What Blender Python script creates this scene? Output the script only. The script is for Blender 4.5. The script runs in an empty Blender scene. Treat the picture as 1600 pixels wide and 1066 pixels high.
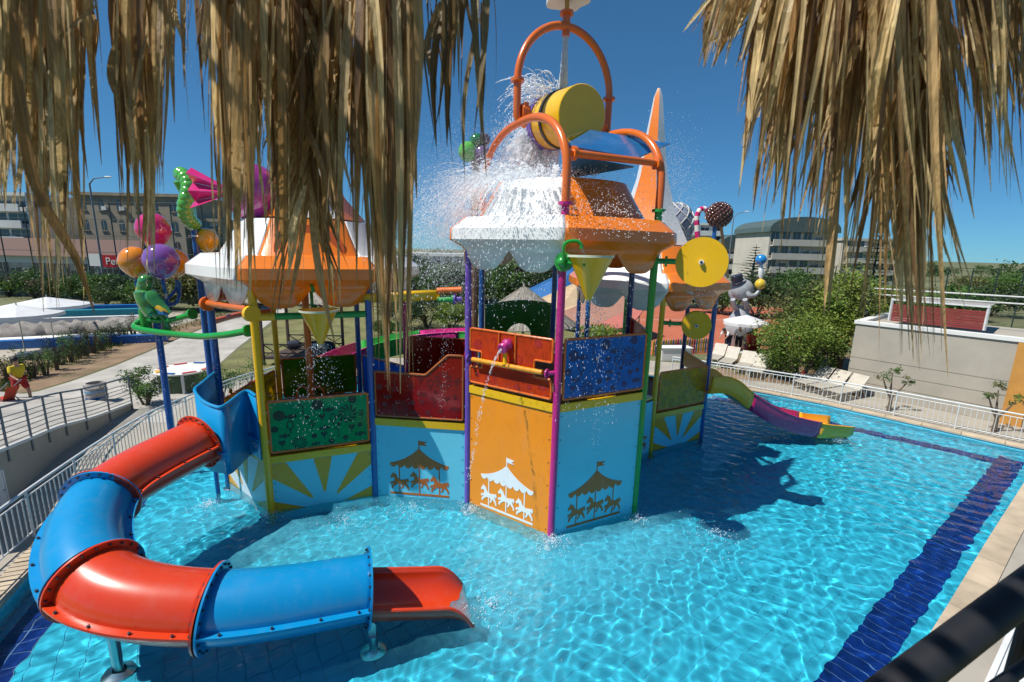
import bpy, bmesh, math, random
import numpy as np
from mathutils import Vector, Matrix, Quaternion
from mathutils.geometry import tessellate_polygon
random.seed(7)
sc = bpy.context.scene
COL = sc.collection
R = math.radians
pi = math.pi
# ------------------------------------------------------------------ camera
CAMP = Vector((0, 0, 6.0))
PITCH, ROLL = R(11.3), R(1.35)
FW = Vector((0, math.cos(PITCH), -math.sin(PITCH)))
_r0 = Vector((1, 0, 0)); _u0 = _r0.cross(FW)
CR = math.cos(ROLL) * _r0 + math.sin(ROLL) * _u0
CU = -math.sin(ROLL) * _r0 + math.cos(ROLL) * _u0
cd = bpy.data.cameras.new('camera'); cam = bpy.data.objects.new('camera', cd); COL.objects.link(cam)
cam.matrix_world = Matrix(((CR.x, CU.x, -FW.x, CAMP.x), (CR.y, CU.y, -FW.y, CAMP.y), (CR.z, CU.z, -FW.z, CAMP.z), (0, 0, 0, 1)))
cd.lens = 16.0; cd.sensor_width = 36.0; cd.clip_start = .05; cd.clip_end = 6000
cd.dof.use_dof = True; cd.dof.focus_distance = 9.5; cd.dof.aperture_fstop = 5.0
sc.camera = cam
# ------------------------------------------------------------------ sky and sun
SUN = Vector((-4.05, -1.5, 6.6)).normalized()
wd = bpy.data.worlds.new("World"); sc.world = wd; wd.use_nodes = True
wn = wd.node_tree; bg = wn.nodes['Background']
sky = wn.nodes.new('ShaderNodeTexSky'); sky.sky_type = 'NISHITA'; sky.sun_disc = False
sky.sun_elevation = math.asin(SUN.z); sky.sun_rotation = math.atan2(SUN.x, SUN.y)
sky.altitude = 0; sky.air_density = .7; sky.dust_density = 0; sky.ozone_density = 10
gm = wn.nodes.new('ShaderNodeGamma'); gm.inputs[1].default_value = .7
tn = wn.nodes.new('ShaderNodeMix'); tn.data_type = 'RGBA'; tn.blend_type = 'MULTIPLY'; tn.inputs[0].default_value = 1; tn.inputs[7].default_value = (.40, .80, .98, 1)
wn.links.new(sky.outputs[0], gm.inputs[0]); wn.links.new(gm.outputs[0], tn.inputs[6]); wn.links.new(tn.outputs[2], bg.inputs[0]); bg.inputs[1].default_value = .124
sl = bpy.data.lights.new('sun', 'SUN'); sl.energy = 4.35; sl.angle = R(.53); sl.color = (1, .955, .88)
sun = bpy.data.objects.new('sun', sl); COL.objects.link(sun)
sun.rotation_euler = SUN.to_track_quat('Z', 'Y').to_euler(); sun.location = (-20, -5, 30)
sl.cycles.is_caustics_light = True
vs = sc.view_settings; vs.view_transform = 'Standard'; vs.look = 'None'; vs.exposure = 0.42; vs.gamma = 1.0; vs.use_curve_mapping = False
cy = sc.cycles
cy.caustics_refractive = True; cy.caustics_reflective = False; cy.max_bounces = 10; cy.diffuse_bounces = 3
cy.glossy_bounces = 3; cy.transmission_bounces = 6; cy.transparent_max_bounces = 24; cy.use_denoising = True
cy.sample_clamp_indirect = 6.0; cy.blur_glossy = .5
# ------------------------------------------------------------------ helpers
def V(*a): return Vector(a)
def A(px, py, Y):
    d = FW + (px - 800) / 711. * CR - (py - 533) / 711. * CU
    return CAMP + d * (Y / d.y)
def G(px, py, z=.12):
    d = FW + (px - 800) / 711. * CR - (py - 533) / 711. * CU
    return CAMP + d * ((z - CAMP.z) / d.z)
MATS = {}
def mat(name, col, rough=.35, metal=0., var=.12, scale=3., bump=0., bscale=30., coat=0., transl=0., rvar=.15, emit=0., alpha=1., spec=.5, obj_rand=0., attr=False, wear=None):
    if name in MATS: return MATS[name]
    m = bpy.data.materials.new(name); m.use_nodes = True; nt = m.node_tree; N = nt.nodes; L = nt.links
    b = N['Principled BSDF']; tc = N.new('ShaderNodeTexCoord')
    nz = N.new('ShaderNodeTexNoise'); nz.inputs['Scale'].default_value = scale; nz.inputs['Detail'].default_value = 6; nz.inputs['Roughness'].default_value = .6
    L.new(tc.outputs['Object'], nz.inputs['Vector'])
    mr = N.new('ShaderNodeMapRange'); mr.inputs[1].default_value = .3; mr.inputs[2].default_value = .7; mr.inputs[3].default_value = 1 - var; mr.inputs[4].default_value = 1 + var
    L.new(nz.outputs[0], mr.inputs[0])
    mx = N.new('ShaderNodeMix'); mx.data_type = 'RGBA'; mx.blend_type = 'MULTIPLY'; mx.inputs[0].default_value = 1
    if attr:
        at = N.new('ShaderNodeAttribute'); at.attribute_name = 'tone'; L.new(at.outputs['Color'], mx.inputs[6])
    else:
        mx.inputs[6].default_value = (*col, 1)
    L.new(mr.outputs[0], mx.inputs[7])
    out = mx.outputs[2]
    if wear:   # wear = (colour, amount, scale)
        n2 = N.new('ShaderNodeTexNoise'); n2.inputs['Scale'].default_value = wear[2]; n2.inputs['Detail'].default_value = 9; n2.inputs['Roughness'].default_value = .7
        mpw = N.new('ShaderNodeMapping'); mpw.inputs['Scale'].default_value = (1, 1, wear[3] if len(wear) > 3 else 1); L.new(tc.outputs['Object'], mpw.inputs[0]); L.new(mpw.outputs[0], n2.inputs['Vector'])
        r2 = N.new('ShaderNodeMapRange'); r2.inputs[1].default_value = .5; r2.inputs[2].default_value = .72; r2.inputs[3].default_value = 0; r2.inputs[4].default_value = wear[1]
        L.new(n2.outputs[0], r2.inputs[0])
        m2 = N.new('ShaderNodeMix'); m2.data_type = 'RGBA'; m2.inputs[7].default_value = (*wear[0], 1)
        L.new(r2.outputs[0], m2.inputs[0]); L.new(out, m2.inputs[6]); out = m2.outputs[2]
    if obj_rand:
        oi = N.new('ShaderNodeObjectInfo'); r3 = N.new('ShaderNodeMapRange'); r3.inputs[3].default_value = 1 - obj_rand; r3.inputs[4].default_value = 1 + obj_rand
        L.new(oi.outputs['Random'], r3.inputs[0]); m3 = N.new('ShaderNodeMix'); m3.data_type = 'RGBA'; m3.blend_type = 'MULTIPLY'; m3.inputs[0].default_value = 1
        L.new(out, m3.inputs[6]); L.new(r3.outputs[0], m3.inputs[7]); out = m3.outputs[2]
    L.new(out, b.inputs['Base Color'])
    rr = N.new('ShaderNodeMapRange'); rr.inputs[3].default_value = max(.02, rough - rvar); rr.inputs[4].default_value = min(1, rough + rvar)
    L.new(nz.outputs[0], rr.inputs[0]); L.new(rr.outputs[0], b.inputs['Roughness'])
    b.inputs['Metallic'].default_value = metal; b.inputs['Coat Weight'].default_value = coat; b.inputs['Coat Roughness'].default_value = .08
    b.inputs['Specular IOR Level'].default_value = spec; b.inputs['Alpha'].default_value = alpha
    if bump:
        n3 = N.new('ShaderNodeTexNoise'); n3.inputs['Scale'].default_value = bscale; n3.inputs['Detail'].default_value = 5
        L.new(tc.outputs['Object'], n3.inputs['Vector'])
        bp = N.new('ShaderNodeBump'); bp.inputs['Strength'].default_value = bump; bp.inputs['Distance'].default_value = .02
        L.new(n3.outputs[0], bp.inputs['Height']); L.new(bp.outputs[0], b.inputs['Normal'])
    if transl:
        tr = N.new('ShaderNodeBsdfTranslucent'); L.new(out, tr.inputs[0]); ms = N.new('ShaderNodeMixShader'); ms.inputs[0].default_value = transl
        L.new(b.outputs[0], ms.inputs[1]); L.new(tr.outputs[0], ms.inputs[2]); L.new(ms.outputs[0], N['Material Output'].inputs[0])
    if emit: b.inputs['Emission Strength'].default_value = emit
    MATS[name] = m
    return m
class MB:
    def __init__(s): s.v = []; s.f = []; s.t = []; s.tone = None
    def add(s, vs, fs):
        o = len(s.v); s.v.extend([tuple(p) for p in vs]); s.f.extend([tuple(i + o for i in f) for f in fs])
        if s.tone is not None: s.t.extend([s.tone] * len(fs))
        return s
    def quad(s, a, b, c, d): return s.add([a, b, c, d], [(0, 1, 2, 3)])
    def box(s, c, d, rz=0., M=None):
        M = M or Matrix.Rotation(rz, 3, 'Z'); c = Vector(c)
        p = [c + M @ Vector((x * d[0] / 2, y * d[1] / 2, z * d[2] / 2)) for z in (-1, 1) for y in (-1, 1) for x in (-1, 1)]
        return s.add(p, [(0, 2, 3, 1), (4, 5, 7, 6), (0, 1, 5, 4), (2, 6, 7, 3), (0, 4, 6, 2), (1, 3, 7, 5)])
    def beam(s, p, q, w, h, up=Vector((0, 0, 1))):
        p, q = Vector(p), Vector(q); d = (q - p); L = d.length; d.normalize(); x = d.cross(up)
        if x.length < 1e-4: x = Vector((1, 0, 0))
        x.normalize(); u = x.cross(d); M = Matrix((x, d, u)).transposed()
        return s.box((p + q) / 2, (w, L, h), M=M)
    def tube(s, pts, r, n=10, caps=True, closed=False, sq=1.):
        pts = [Vector(p) for p in pts]; m = len(pts); rs = r if isinstance(r, (list, tuple)) else [r] * m
        T = []
        for i in range(m):
            a = pts[(i - 1) % m] if (closed or i > 0) else pts[i]; b = pts[(i + 1) % m] if (closed or i < m - 1) else pts[i]
            T.append((b - a).normalized())
        x = T[0].orthogonal().normalized(); vs = []
        for i in range(m):
            if i: x = T[i - 1].rotation_difference(T[i]) @ x
            y = T[i].cross(x)
            for k in range(n):
                a = 2 * pi * k / n; vs.append(pts[i] + rs[i] * (math.cos(a) * x + sq * math.sin(a) * y))
        fs = []
        for i in range(m if closed else m - 1):
            j = (i + 1) % m
            for k in range(n): fs.append((i * n + k, i * n + (k + 1) % n, j * n + (k + 1) % n, j * n + k))
        if caps and not closed: fs.append(tuple(range(n - 1, -1, -1))); fs.append(tuple(range((m - 1) * n, m * n)))
        return s.add(vs, fs)
    def cyl(s, p, q, r, n=14, r2=None, caps=True): return s.tube([p, q], [r, r if r2 is None else r2], n, caps)
    def lathe(s, prof, n=20, o=(0, 0, 0), M=None, a0=0., a1=2 * pi):
        M = M or Matrix.Identity(3); o = Vector(o); full = abs(a1 - a0 - 2 * pi) < 1e-6; k = n if full else n + 1; vs = []
        for (r, z) in prof:
            for i in range(k):
                a = a0 + (a1 - a0) * i / n; vs.append(o + M @ Vector((r * math.cos(a), r * math.sin(a), z)))
        fs = []
        for j in range(len(prof) - 1):
            for i in range(n): fs.append((j * k + i, j * k + (i + 1) % k, (j + 1) * k + (i + 1) % k, (j + 1) * k + i))
        return s.add(vs, fs)
    def ball(s, c, r, n=16, m=10, M=None):
        r = (r, r, r) if isinstance(r, (int, float)) else r; M = M or Matrix.Identity(3); c = Vector(c); vs = []; fs = []
        for j in range(m + 1):
            t = pi * j / m
            for i in range(n):
                a = 2 * pi * i / n; vs.append(c + M @ Vector((r[0] * math.sin(t) * math.cos(a), r[1] * math.sin(t) * math.sin(a), -r[2] * math.cos(t))))
        for j in range(m):
            for i in range(n): fs.append((j * n + i, j * n + (i + 1) % n, (j + 1) * n + (i + 1) % n, (j + 1) * n + i))
        return s.add(vs, fs)
    def prism(s, poly, o, ux, uy, t0, t1):
        """polygon in the (ux, uy) plane, extruded along the normal from t0 to t1"""
        o, ux, uy = Vector(o), Vector(ux), Vector(uy); nn = ux.cross(uy).normalized(); n = len(poly)
        a = [o + ux * x + uy * y + nn * t0 for x, y in poly]; b = [o + ux * x + uy * y + nn * t1 for x, y in poly]
        tri = tessellate_polygon([[Vector((x, y, 0)) for x, y in poly]])
        ar = sum(poly[i][0] * poly[(i + 1) % n][1] - poly[(i + 1) % n][0] * poly[i][1] for i in range(n))
        fs = []
        for t in tri:
            (x0, y0), (x1, y1), (x2, y2) = (poly[i] for i in t)
            if (x1 - x0) * (y2 - y0) - (x2 - x0) * (y1 - y0) < 0: t = t[::-1]
            fs.append(tuple(i + n for i in t)); fs.append(tuple(t[::-1]))
        for i in range(n):
            j = (i + 1) % n; fs.append((i, j, j + n, i + n) if ar > 0 else (j, i, i + n, j + n))
        return s.add(a + b, fs)
    def build(s, name, m, parent=None, smooth=35, receiver=False):
        me = bpy.data.meshes.new(name); me.from_pydata(s.v, [], s.f)
        if s.t:
            at = me.attributes.new('tone', 'FLOAT_COLOR', 'FACE'); at.data.foreach_set('color', np.array(s.t, dtype=np.float32).reshape(-1))
        if m is not None: me.materials.append(m)
        if smooth:
            me.polygons.foreach_set('use_smooth', [True] * len(me.polygons)); me.set_sharp_from_angle(angle=R(smooth))
        me.update()
        o = bpy.data.objects.new(name, me); COL.objects.link(o)
        if parent is not None:
            o.parent = parent; o.matrix_parent_inverse = Matrix.Translation(-root_loc(parent))
        if receiver: o.cycles.is_caustics_receiver = True
        return o
def root_loc(o):
    p = Vector((0, 0, 0))
    while o is not None:
        p = p + o.location; 
        if o.parent is not None: p = p + o.matrix_parent_inverse.to_translation()
        o = o.parent
    return p
def tag(o, label, cat, group=None, kind=None):
    if label: o['label'] = label
    if cat: o['category'] = cat
    if group: o['group'] = group
    if kind: o['kind'] = kind
    return o
def thing(name, label, cat, loc=(0, 0, 0), group=None):
    o = bpy.data.objects.new(name, None); o.empty_display_size = .2; COL.objects.link(o); o.location = loc
    return tag(o, label, cat, group)
def struct(name, mb, m, smooth=0, receiver=False):
    o = mb.build(name, m, None, smooth, receiver); o['kind'] = 'structure'; return o
def copy_tree(o, parent=None):
    c = o.copy(); COL.objects.link(c)
    if parent is not None: c.parent = parent; c.matrix_parent_inverse = o.matrix_parent_inverse.copy()
    for ch in o.children: copy_tree(ch, c)
    return c
def place(src, name, me_share, parent, loc, rz=0.):
    o = bpy.data.objects.new(name, me_share); COL.objects.link(o); o.parent = parent
    o.matrix_parent_inverse = Matrix.Translation(-root_loc(parent)); o.location = loc; o.rotation_euler = (0, 0, rz)
    return o
def stuff(o):
    o['kind'] = 'stuff'; return o
def lerp(a, b, t): return a + (b - a) * t
def spline(pts, n):
    """Catmull-Rom through the points"""
    P = [Vector(p) for p in pts]; P = [P[0] * 2 - P[1]] + P + [P[-1] * 2 - P[-2]]; out = []
    for i in range(1, len(P) - 2):
        for k in range(n):
            t = k / n; a, b, c, d = P[i - 1], P[i], P[i + 1], P[i + 2]
            out.append(.5 * ((2 * b) + (c - a) * t + (2 * a - 5 * b + 4 * c - d) * t * t + (3 * b - a - 3 * c + d) * t ** 3))
    out.append(P[-2]); return out
def lin(r, g, b):
    f = lambda c: (c / 255 / 12.92) if c / 255 < .04045 else ((c / 255 + .055) / 1.055) ** 2.4
    return (f(r), f(g), f(b))
# ------------------------------------------------------------------ materials
def plastic(n, c, **k):
    kw = dict(rough=.27, var=.045, scale=1.1, coat=.35, rvar=.1, wear=((min(1, c[0] * .65 + .10), min(1, c[1] * .65 + .10), min(1, c[2] * .65 + .10)), .26, 4.5, .22)); kw.update(k); return mat(n, c, **kw)
ORANGE = plastic('orange_fibreglass', (.80, .20, .012)); WHITE = plastic('white_fibreglass', (.80, .80, .78), wear=((.58, .57, .52), .32, 4.5, .22))
YELLOW = plastic('yellow_paint', (.80, .46, .004)); PURPLE = plastic('purple_paint', (.15, .075, .42)); MAGENTA = plastic('magenta_paint', (.48, .018, .20))
GREENP = plastic('green_paint', (.012, .30, .035)); BLUEP = plastic('blue_paint', (.006, .10, .36)); NAVYP = plastic('navy_paint', (.006, .035, .17)); ORANGEP = plastic('orange_paint', (.68, .14, .012))
TUBERED = plastic('red_slide_gelcoat', (.62, .045, .008), rough=.3, coat=.35); TUBEBLUE = plastic('blue_slide_gelcoat', (.0015, .24, .52), rough=.32, coat=.3)
SLGREEN = plastic('green_slide_gelcoat', (.04, .42, .06)); SLPINK = plastic('pink_slide_gelcoat', (.55, .02, .20)); SLYEL = plastic('yellow_slide_gelcoat', (.95, .42, .004)); SLMAG = plastic('magenta_slide_gelcoat', (.60, .025, .17))
PALEBLUE = plastic('pale_blue_board', (.17, .64, .80), rough=.35, coat=.15, var=.05); ORBOARD = plastic('orange_board', (.84, .27, .006), rough=.35, coat=.15); SUNWHITE = plastic('pale_print_board', (.62, .70, .74), rough=.35, coat=.15)
BROWNPR = plastic('brown_print', (.56, .13, .008), coat=0); WHITEPR = plastic('white_print', (.8, .84, .86), coat=0); GOLDPR = plastic('gold_print', (.70, .35, .012), coat=0)
def acrylic(n, c, t=.55): return mat(n, c, rough=.14, var=.16, scale=2.2, coat=.3, transl=t, rvar=.08)
ACRED = acrylic('red_acrylic', (.48, .014, .010)); ACBLUE = acrylic('blue_acrylic', (.004, .27, .75)); ACGREEN = acrylic('green_acrylic', (.010, .50, .17)); ACOLIVE = acrylic('dark_green_acrylic', (.09, .26, .012)); ACYEL = acrylic('yellow_acrylic', (.66, .47, .03)); ACORANGE = acrylic('coral_acrylic', (.80, .09, .02))
PRDARK = {ACRED: mat('red_print', (.13, .004, .004), .4), ACBLUE: mat('blue_print', (.003, .03, .13), .4), ACGREEN: mat('green_print', (.003, .04, .02), .4), ACYEL: mat('yellow_print', (.30, .20, .015), .4), ACORANGE: mat('coral_print', (.36, .02, .012), .4)}
STEEL = mat('brushed_steel', (.55, .56, .57), .3, metal=1, var=.08); DARKSTEEL = mat('dark_bolt_steel', (.08, .08, .09), .4, metal=.8)
RAILW = mat('white_rail_paint', (.62, .64, .63), .4, var=.1, wear=((.4, .38, .34), .3, 5)); RAILG = mat('grey_rail_paint', (.16, .18, .20), .4, var=.1); BLACKR = mat('black_handrail_paint', (.010, .011, .014), .62, var=.2, rvar=.05)
CONC = mat('path_concrete', (.40, .375, .335), .85, var=.22, scale=.8, bump=.3, bscale=25, wear=((.27, .25, .22), .5, 1.2))
DECK = mat('pale_deck_stone', (.36, .325, .27), .8, var=.2, scale=1.1, bump=.2, bscale=20, wear=((.27, .24, .20), .6, 1.1))
COPE = mat('beige_coping_stone', (.50, .40, .28), .55, var=.22, scale=2.5, bump=.12, bscale=30, obj_rand=.09, wear=((.36, .28, .19), .4, 5))
OVERF = mat('white_overflow_grate', (.66, .68, .68), .5, var=.1)
SOIL = mat('dry_soil', (.22, .145, .085), .95, var=.35, scale=.9, bump=.6, bscale=12, wear=((.12, .13, .035), .8, .55))
LAWN = mat('dry_lawn', (.145, .145, .05), .95, var=.4, scale=.7, bump=.6, bscale=30, wear=((.24, .19, .085), .7, .5))
EARTH = mat('far_ground', (.13, .135, .06), .95, var=.4, scale=.05, wear=((.07, .095, .03), .8, .08))
COURT = mat('clay_court', (.42, .115, .055), .9, var=.12, scale=.6); ASPH = mat('asphalt', (.055, .055, .058), .9, var=.25, scale=.5)
LINEW = mat('court_line_paint', (.7, .7, .68), .7)
STUCCO = mat('beige_stucco', (.38, .345, .285), .85, var=.1, scale=.8, bump=.12, bscale=60, wear=((.28, .26, .22), .35, .9)); RENDERW = mat('white_render', (.68, .68, .65), .8, var=.08, scale=.4)
OCHRE = mat('ochre_render', (.50, .24, .05), .8, var=.1); GLASSD = mat('dark_window_glass', (.03, .045, .06), .08, var=.2, spec=.8); ROOFGRN = mat('grey_green_roof_metal', (.075, .11, .105), .5, var=.12); ROOFRED = mat('red_roof_tiles', (.11, .058, .045), .8, var=.2, scale=3)
WOOD = mat('weathered_wood', (.20, .12, .065), .75, var=.3, scale=5, bump=.2); BARK = mat('bark', (.13, .10, .07), .9, var=.35, scale=8, bump=.5, bscale=20)
THATCHG = mat('grey_thatch', (.30, .27, .23), .95, var=.35, scale=9, attr=True, transl=.1)
CLOTHW = mat('white_canvas', (.78, .79, .80), .8, var=.05, transl=.25); LOUNGE = mat('cream_lounger_plastic', (.46, .42, .35), .5, var=.12)
LEAFM = mat('leaf', (.08, .13, .03), .5, var=.3, scale=2.5, attr=True, transl=.3, spec=.35)
STRAW = mat('dried_palm_leaf', (.4, .27, .12), .5, var=.25, scale=10, attr=True, transl=.42, spec=.45, rvar=.2)
def fibre(m):
    nt = m.node_tree; N, L = nt.nodes, nt.links; b = N['Principled BSDF']; src = b.inputs['Base Color'].links[0].from_socket; tc = N.new('ShaderNodeTexCoord'); mp = N.new('ShaderNodeMapping'); mp.inputs['Scale'].default_value = (260, 260, 5)
    nz = N.new('ShaderNodeTexNoise'); nz.inputs['Scale'].default_value = 1; nz.inputs['Detail'].default_value = 3; L.new(tc.outputs['Object'], mp.inputs[0]); L.new(mp.outputs[0], nz.inputs['Vector'])
    r = N.new('ShaderNodeMapRange'); r.inputs[1].default_value = .3; r.inputs[2].default_value = .7; r.inputs[3].default_value = .62; r.inputs[4].default_value = 1.3; L.new(nz.outputs[0], r.inputs[0])
    mx = N.new('ShaderNodeMix'); mx.data_type = 'RGBA'; mx.blend_type = 'MULTIPLY'; mx.inputs[0].default_value = 1; L.new(src, mx.inputs[6]); L.new(r.outputs[0], mx.inputs[7])
    for n_ in N:
        if n_.type == 'BSDF_TRANSLUCENT': L.new(mx.outputs[2], n_.inputs[0])
    L.new(mx.outputs[2], b.inputs['Base Color'])
    bp = N.new('ShaderNodeBump'); bp.inputs['Strength'].default_value = .5; bp.inputs['Distance'].default_value = .004; L.new(nz.outputs[0], bp.inputs['Height']); L.new(bp.outputs[0], b.inputs['Normal'])
fibre(STRAW)
MAROON = mat('maroon_shutter', (.22, .035, .03), .5, var=.1)
# ------------------------------------------------------------------ ground, pool, water
POOL = [(2.2, 2.96), (4.5, 4.58), (5.79, 5.5), (7.74, 6.9), (10.5, 8.9), (14.07, 11.45), (16.95, 13.45), (16.3, 14.1), (14.9, 15.65), (12.78, 17.95), (10.55, 19.75), (8.2, 21.4), (4, 22.6), (-2, 22.4), (-6.8, 20.8), (-9.4, 17.2), (-10.05, 13.6), (-9.85, 11.4), (-9.38, 9.3), (-8.75, 7.5), (-8.0, 5.8), (-7.0, 4.2), (-5.6, 2.96)]
def inside(x, y, P):
    c = np.zeros(np.shape(x), bool); n = len(P)
    for i in range(n):
        (x0, y0), (x1, y1) = P[i], P[(i + 1) % n]
        if y0 == y1: continue
        c ^= ((y0 > y) != (y1 > y)) & (x < (x1 - x0) * (y - y0) / (y1 - y0) + x0)
    return c
def offset(P, d):
    n = len(P); out = []
    for i in range(n):
        a, b, c = Vector(P[i - 1]), Vector(P[i]), Vector(P[(i + 1) % n])
        t1, t2 = (b - a).normalized(), (c - b).normalized(); n1, n2 = Vector((t1.y, -t1.x)), Vector((t2.y, -t2.x))
        m = (n1 + n2).normalized(); k = d / max(.35, m.dot(n1)); out.append(tuple(b + m * k))
    return out
def sheet(name, poly, z, m, holes=()):
    loops = [[Vector((x, y, z)) for x, y in p] for p in (poly, *holes)]
    flat = [p for l in loops for p in l]; tri = tessellate_polygon(loops); mb = MB(); fs = []
    for t in tri:
        a, b, c = (flat[i] for i in t); fs.append(tuple(t) if (b - a).cross(c - a).z > 0 else tuple(t[::-1]))
    mb.add(flat, fs); return struct(name, mb, m)
def gp(*pts, z=.1): return [tuple(G(x, y, z).xy) for x, y in pts]
HOLE = offset(POOL, .30)
BIG = [(-1800, -300), (1800, -300), (1800, 3000), (-1800, 3000)]
sheet('ground', BIG, .10, EARTH, [HOLE])
sheet('pool_deck', offset(POOL, 3.2), .104, DECK, [HOLE])
# pool shell
FZ = -.52
mb = MB()
n = len(POOL)
for i in range(n):
    a, b = POOL[i], POOL[(i + 1) % n]; mb.quad((*a, FZ), (*b, FZ), (*b, .085), (*a, .085))
PTILE = mat('pool_wall_mosaic', (.16, .64, .80), .3, var=.12, scale=14)
pw = struct('pool_wall', mb, PTILE, receiver=True)
GROUT = mat('pool_grout', (.06, .49, .67), .7)
o = sheet('pool_floor', offset(POOL, .02), FZ - .012, GROUT); o.cycles.is_caustics_receiver = True; pfloor = o
TILE = mat('turquoise_floor_tile', (.045, .58, .79), .3, var=.10, scale=1.5, obj_rand=.03); NAVYT = mat('navy_band_tile', (.003, .028, .20), .25, var=.35, scale=3, obj_rand=.22)
U = Vector((.813, .582)); W2 = Vector((-.582, .813)); RA = math.atan2(U.y, U.x)
def tilemesh(name, w, h, t, m):
    b = MB(); c = .006
    b.add([(-w / 2, -h / 2, 0), (w / 2, -h / 2, 0), (w / 2, h / 2, 0), (-w / 2, h / 2, 0), (-w / 2 + c, -h / 2 + c, t), (w / 2 - c, -h / 2 + c, t), (w / 2 - c, h / 2 - c, t), (-w / 2 + c, h / 2 - c, t)],
          [(4, 5, 6, 7), (0, 1, 5, 4), (1, 2, 6, 5), (2, 3, 7, 6), (3, 0, 4, 7)])
    me = bpy.data.meshes.new(name); me.from_pydata(b.v, [], b.f); me.materials.append(m); return me
TS = .33
ij = np.array([(i, j) for i in range(-30, 80) for j in range(-30, 75)], float)
cx = ij[:, 0] * TS * U.x + (ij[:, 1] * TS) * W2.x; cyy = ij[:, 0] * TS * U.y + (ij[:, 1] * TS) * W2.y
ins = inside(cx, cyy, POOL); cx, cyy = cx[ins], cyy[ins]
tm = tilemesh('floor_tile', TS - .012, TS - .012, .012, TILE)
order = np.argsort(np.hypot(cx + .5, cyy - 3.2)); near = []; far = []
for k in order:
    x, y = cx[k], cyy[k]
    v = Vector((x, y, FZ)) - CAMP; dz = v.dot(FW); ux = 800 + 711 * v.dot(CR) / dz; uy = 533 - 711 * v.dot(CU) / dz
    vis = -10 < ux < 1610 and uy < 1080 and not (-6.2 < x < -.4 and 5.2 < y < 7.0)
    (near if vis and len(near) < 290 else far).append((x, y))
for x, y in near:
    o = place(None, 'floor_tile', tm, pfloor, (x, y, FZ - .012), RA); o.cycles.is_caustics_receiver = True
b = MB(); cr, sr = math.cos(RA), math.sin(RA); tv = [Vector(v.co) for v in tm.vertices]; tf = [tuple(p.vertices) for p in tm.polygons]
for x, y in far: b.add([(x + v.x * cr - v.y * sr, y + v.x * sr + v.y * cr, v.z + FZ - .012) for v in tv], tf)
o = b.build('floor_tiling', TILE, pfloor, 0, True); o['kind'] = 'stuff'
def band(name, p, q, w, cols, ln, label):
    p, q = Vector(p), Vector(q); d = (q - p); L = d.length; d.normalize(); nn = Vector((-d.y, d.x)); a = math.atan2(d.y, d.x); cw = w / cols
    bb = MB(); bb.box(((p + q) / 2).to_3d() + (nn * w / 2).to_3d() + Vector((0, 0, FZ + .001)), (L, w, .006), a)
    st = struct(name, bb, mat('band_grout', (.18, .32, .52), .7), receiver=True)
    me = tilemesh('band_tile', ln - .008, cw - .016, .009, NAVYT)
    for i in range(int(L / ln)):
        for j in range(cols):
            c = p + d * ((i + .5) * ln) + nn * ((j + .5) * cw); o = place(None, 'band_tile', me, st, (c.x, c.y, FZ + .004), a); o.cycles.is_caustics_receiver = True
band('pool_lane_band', (3.96, 5.24), (15.9, 13.80), -.54, 2, .215, '')
band('pool_lane_band_far', (15.95, 13.25), (9.0, 19.5), .56, 1, .26, '')
band('pool_lane_band_left', (-7.0, 5.0), (-9.5, 11.9), .55, 2, .25, '')
# coping slabs
cop = struct('pool_coping', (lambda m: [m.quad((*HOLE[i], .06), (*HOLE[(i + 1) % n], .06), (*POOL[(i + 1) % n], .06), (*POOL[i], .06)) for i in range(n)] and m)(MB()), DECK)
OUT = offset(POOL, .36); INN = offset(POOL, -.03)
for i in range(n):
    a0, a1, b0, b1 = Vector(INN[i]), Vector(INN[(i + 1) % n]), Vector(OUT[i]), Vector(OUT[(i + 1) % n]); L = (a1 - a0).length; k = max(1, round(L / 1.15))
    for j in range(k):
        t0, t1 = j / k + .004 / L * 2, (j + 1) / k - .004 / L * 2; z = .142 + random.uniform(-.003, .003)
        p = [lerp(a0, a1, t0), lerp(a0, a1, t1), lerp(b0, b1, t1), lerp(b0, b1, t0)]
        mb = MB(); mb.add([(*q, .085) for q in p] + [(*q, z) for q in p], [(7, 6, 5, 4), (0, 1, 5, 4), (1, 2, 6, 5), (2, 3, 7, 6), (3, 0, 4, 7), (0, 3, 2, 1)])
        mb.build('coping_slab', COPE, cop, 0)
# white overflow grate strip beside the near right edge
g0, g1 = Vector((5.0, 4.3)), Vector((17.5, 13.1)); gd = (g1 - g0).normalized(); gn = Vector((gd.y, -gd.x)); gr = MB()
gr.box(((g0 + g1) / 2 + gn * .30).to_3d() + Vector((0, 0, .118)), ((g1 - g0).length, .34, .02), math.atan2(gd.y, gd.x))
gro = tag(gr.build('overflow_grate', OVERF, None, 0), 'long white slotted grate set beside the beige coping of the pool', 'drain grate')
gb = MB()
for i in range(3): gb.box(((g0 + g1) / 2 + gn * (.2 + .1 * i)).to_3d() + Vector((0, 0, .131)), ((g1 - g0).length, .012, .008), math.atan2(gd.y, gd.x))
gb.build('slot_line', RAILG, gro, 0)
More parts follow.
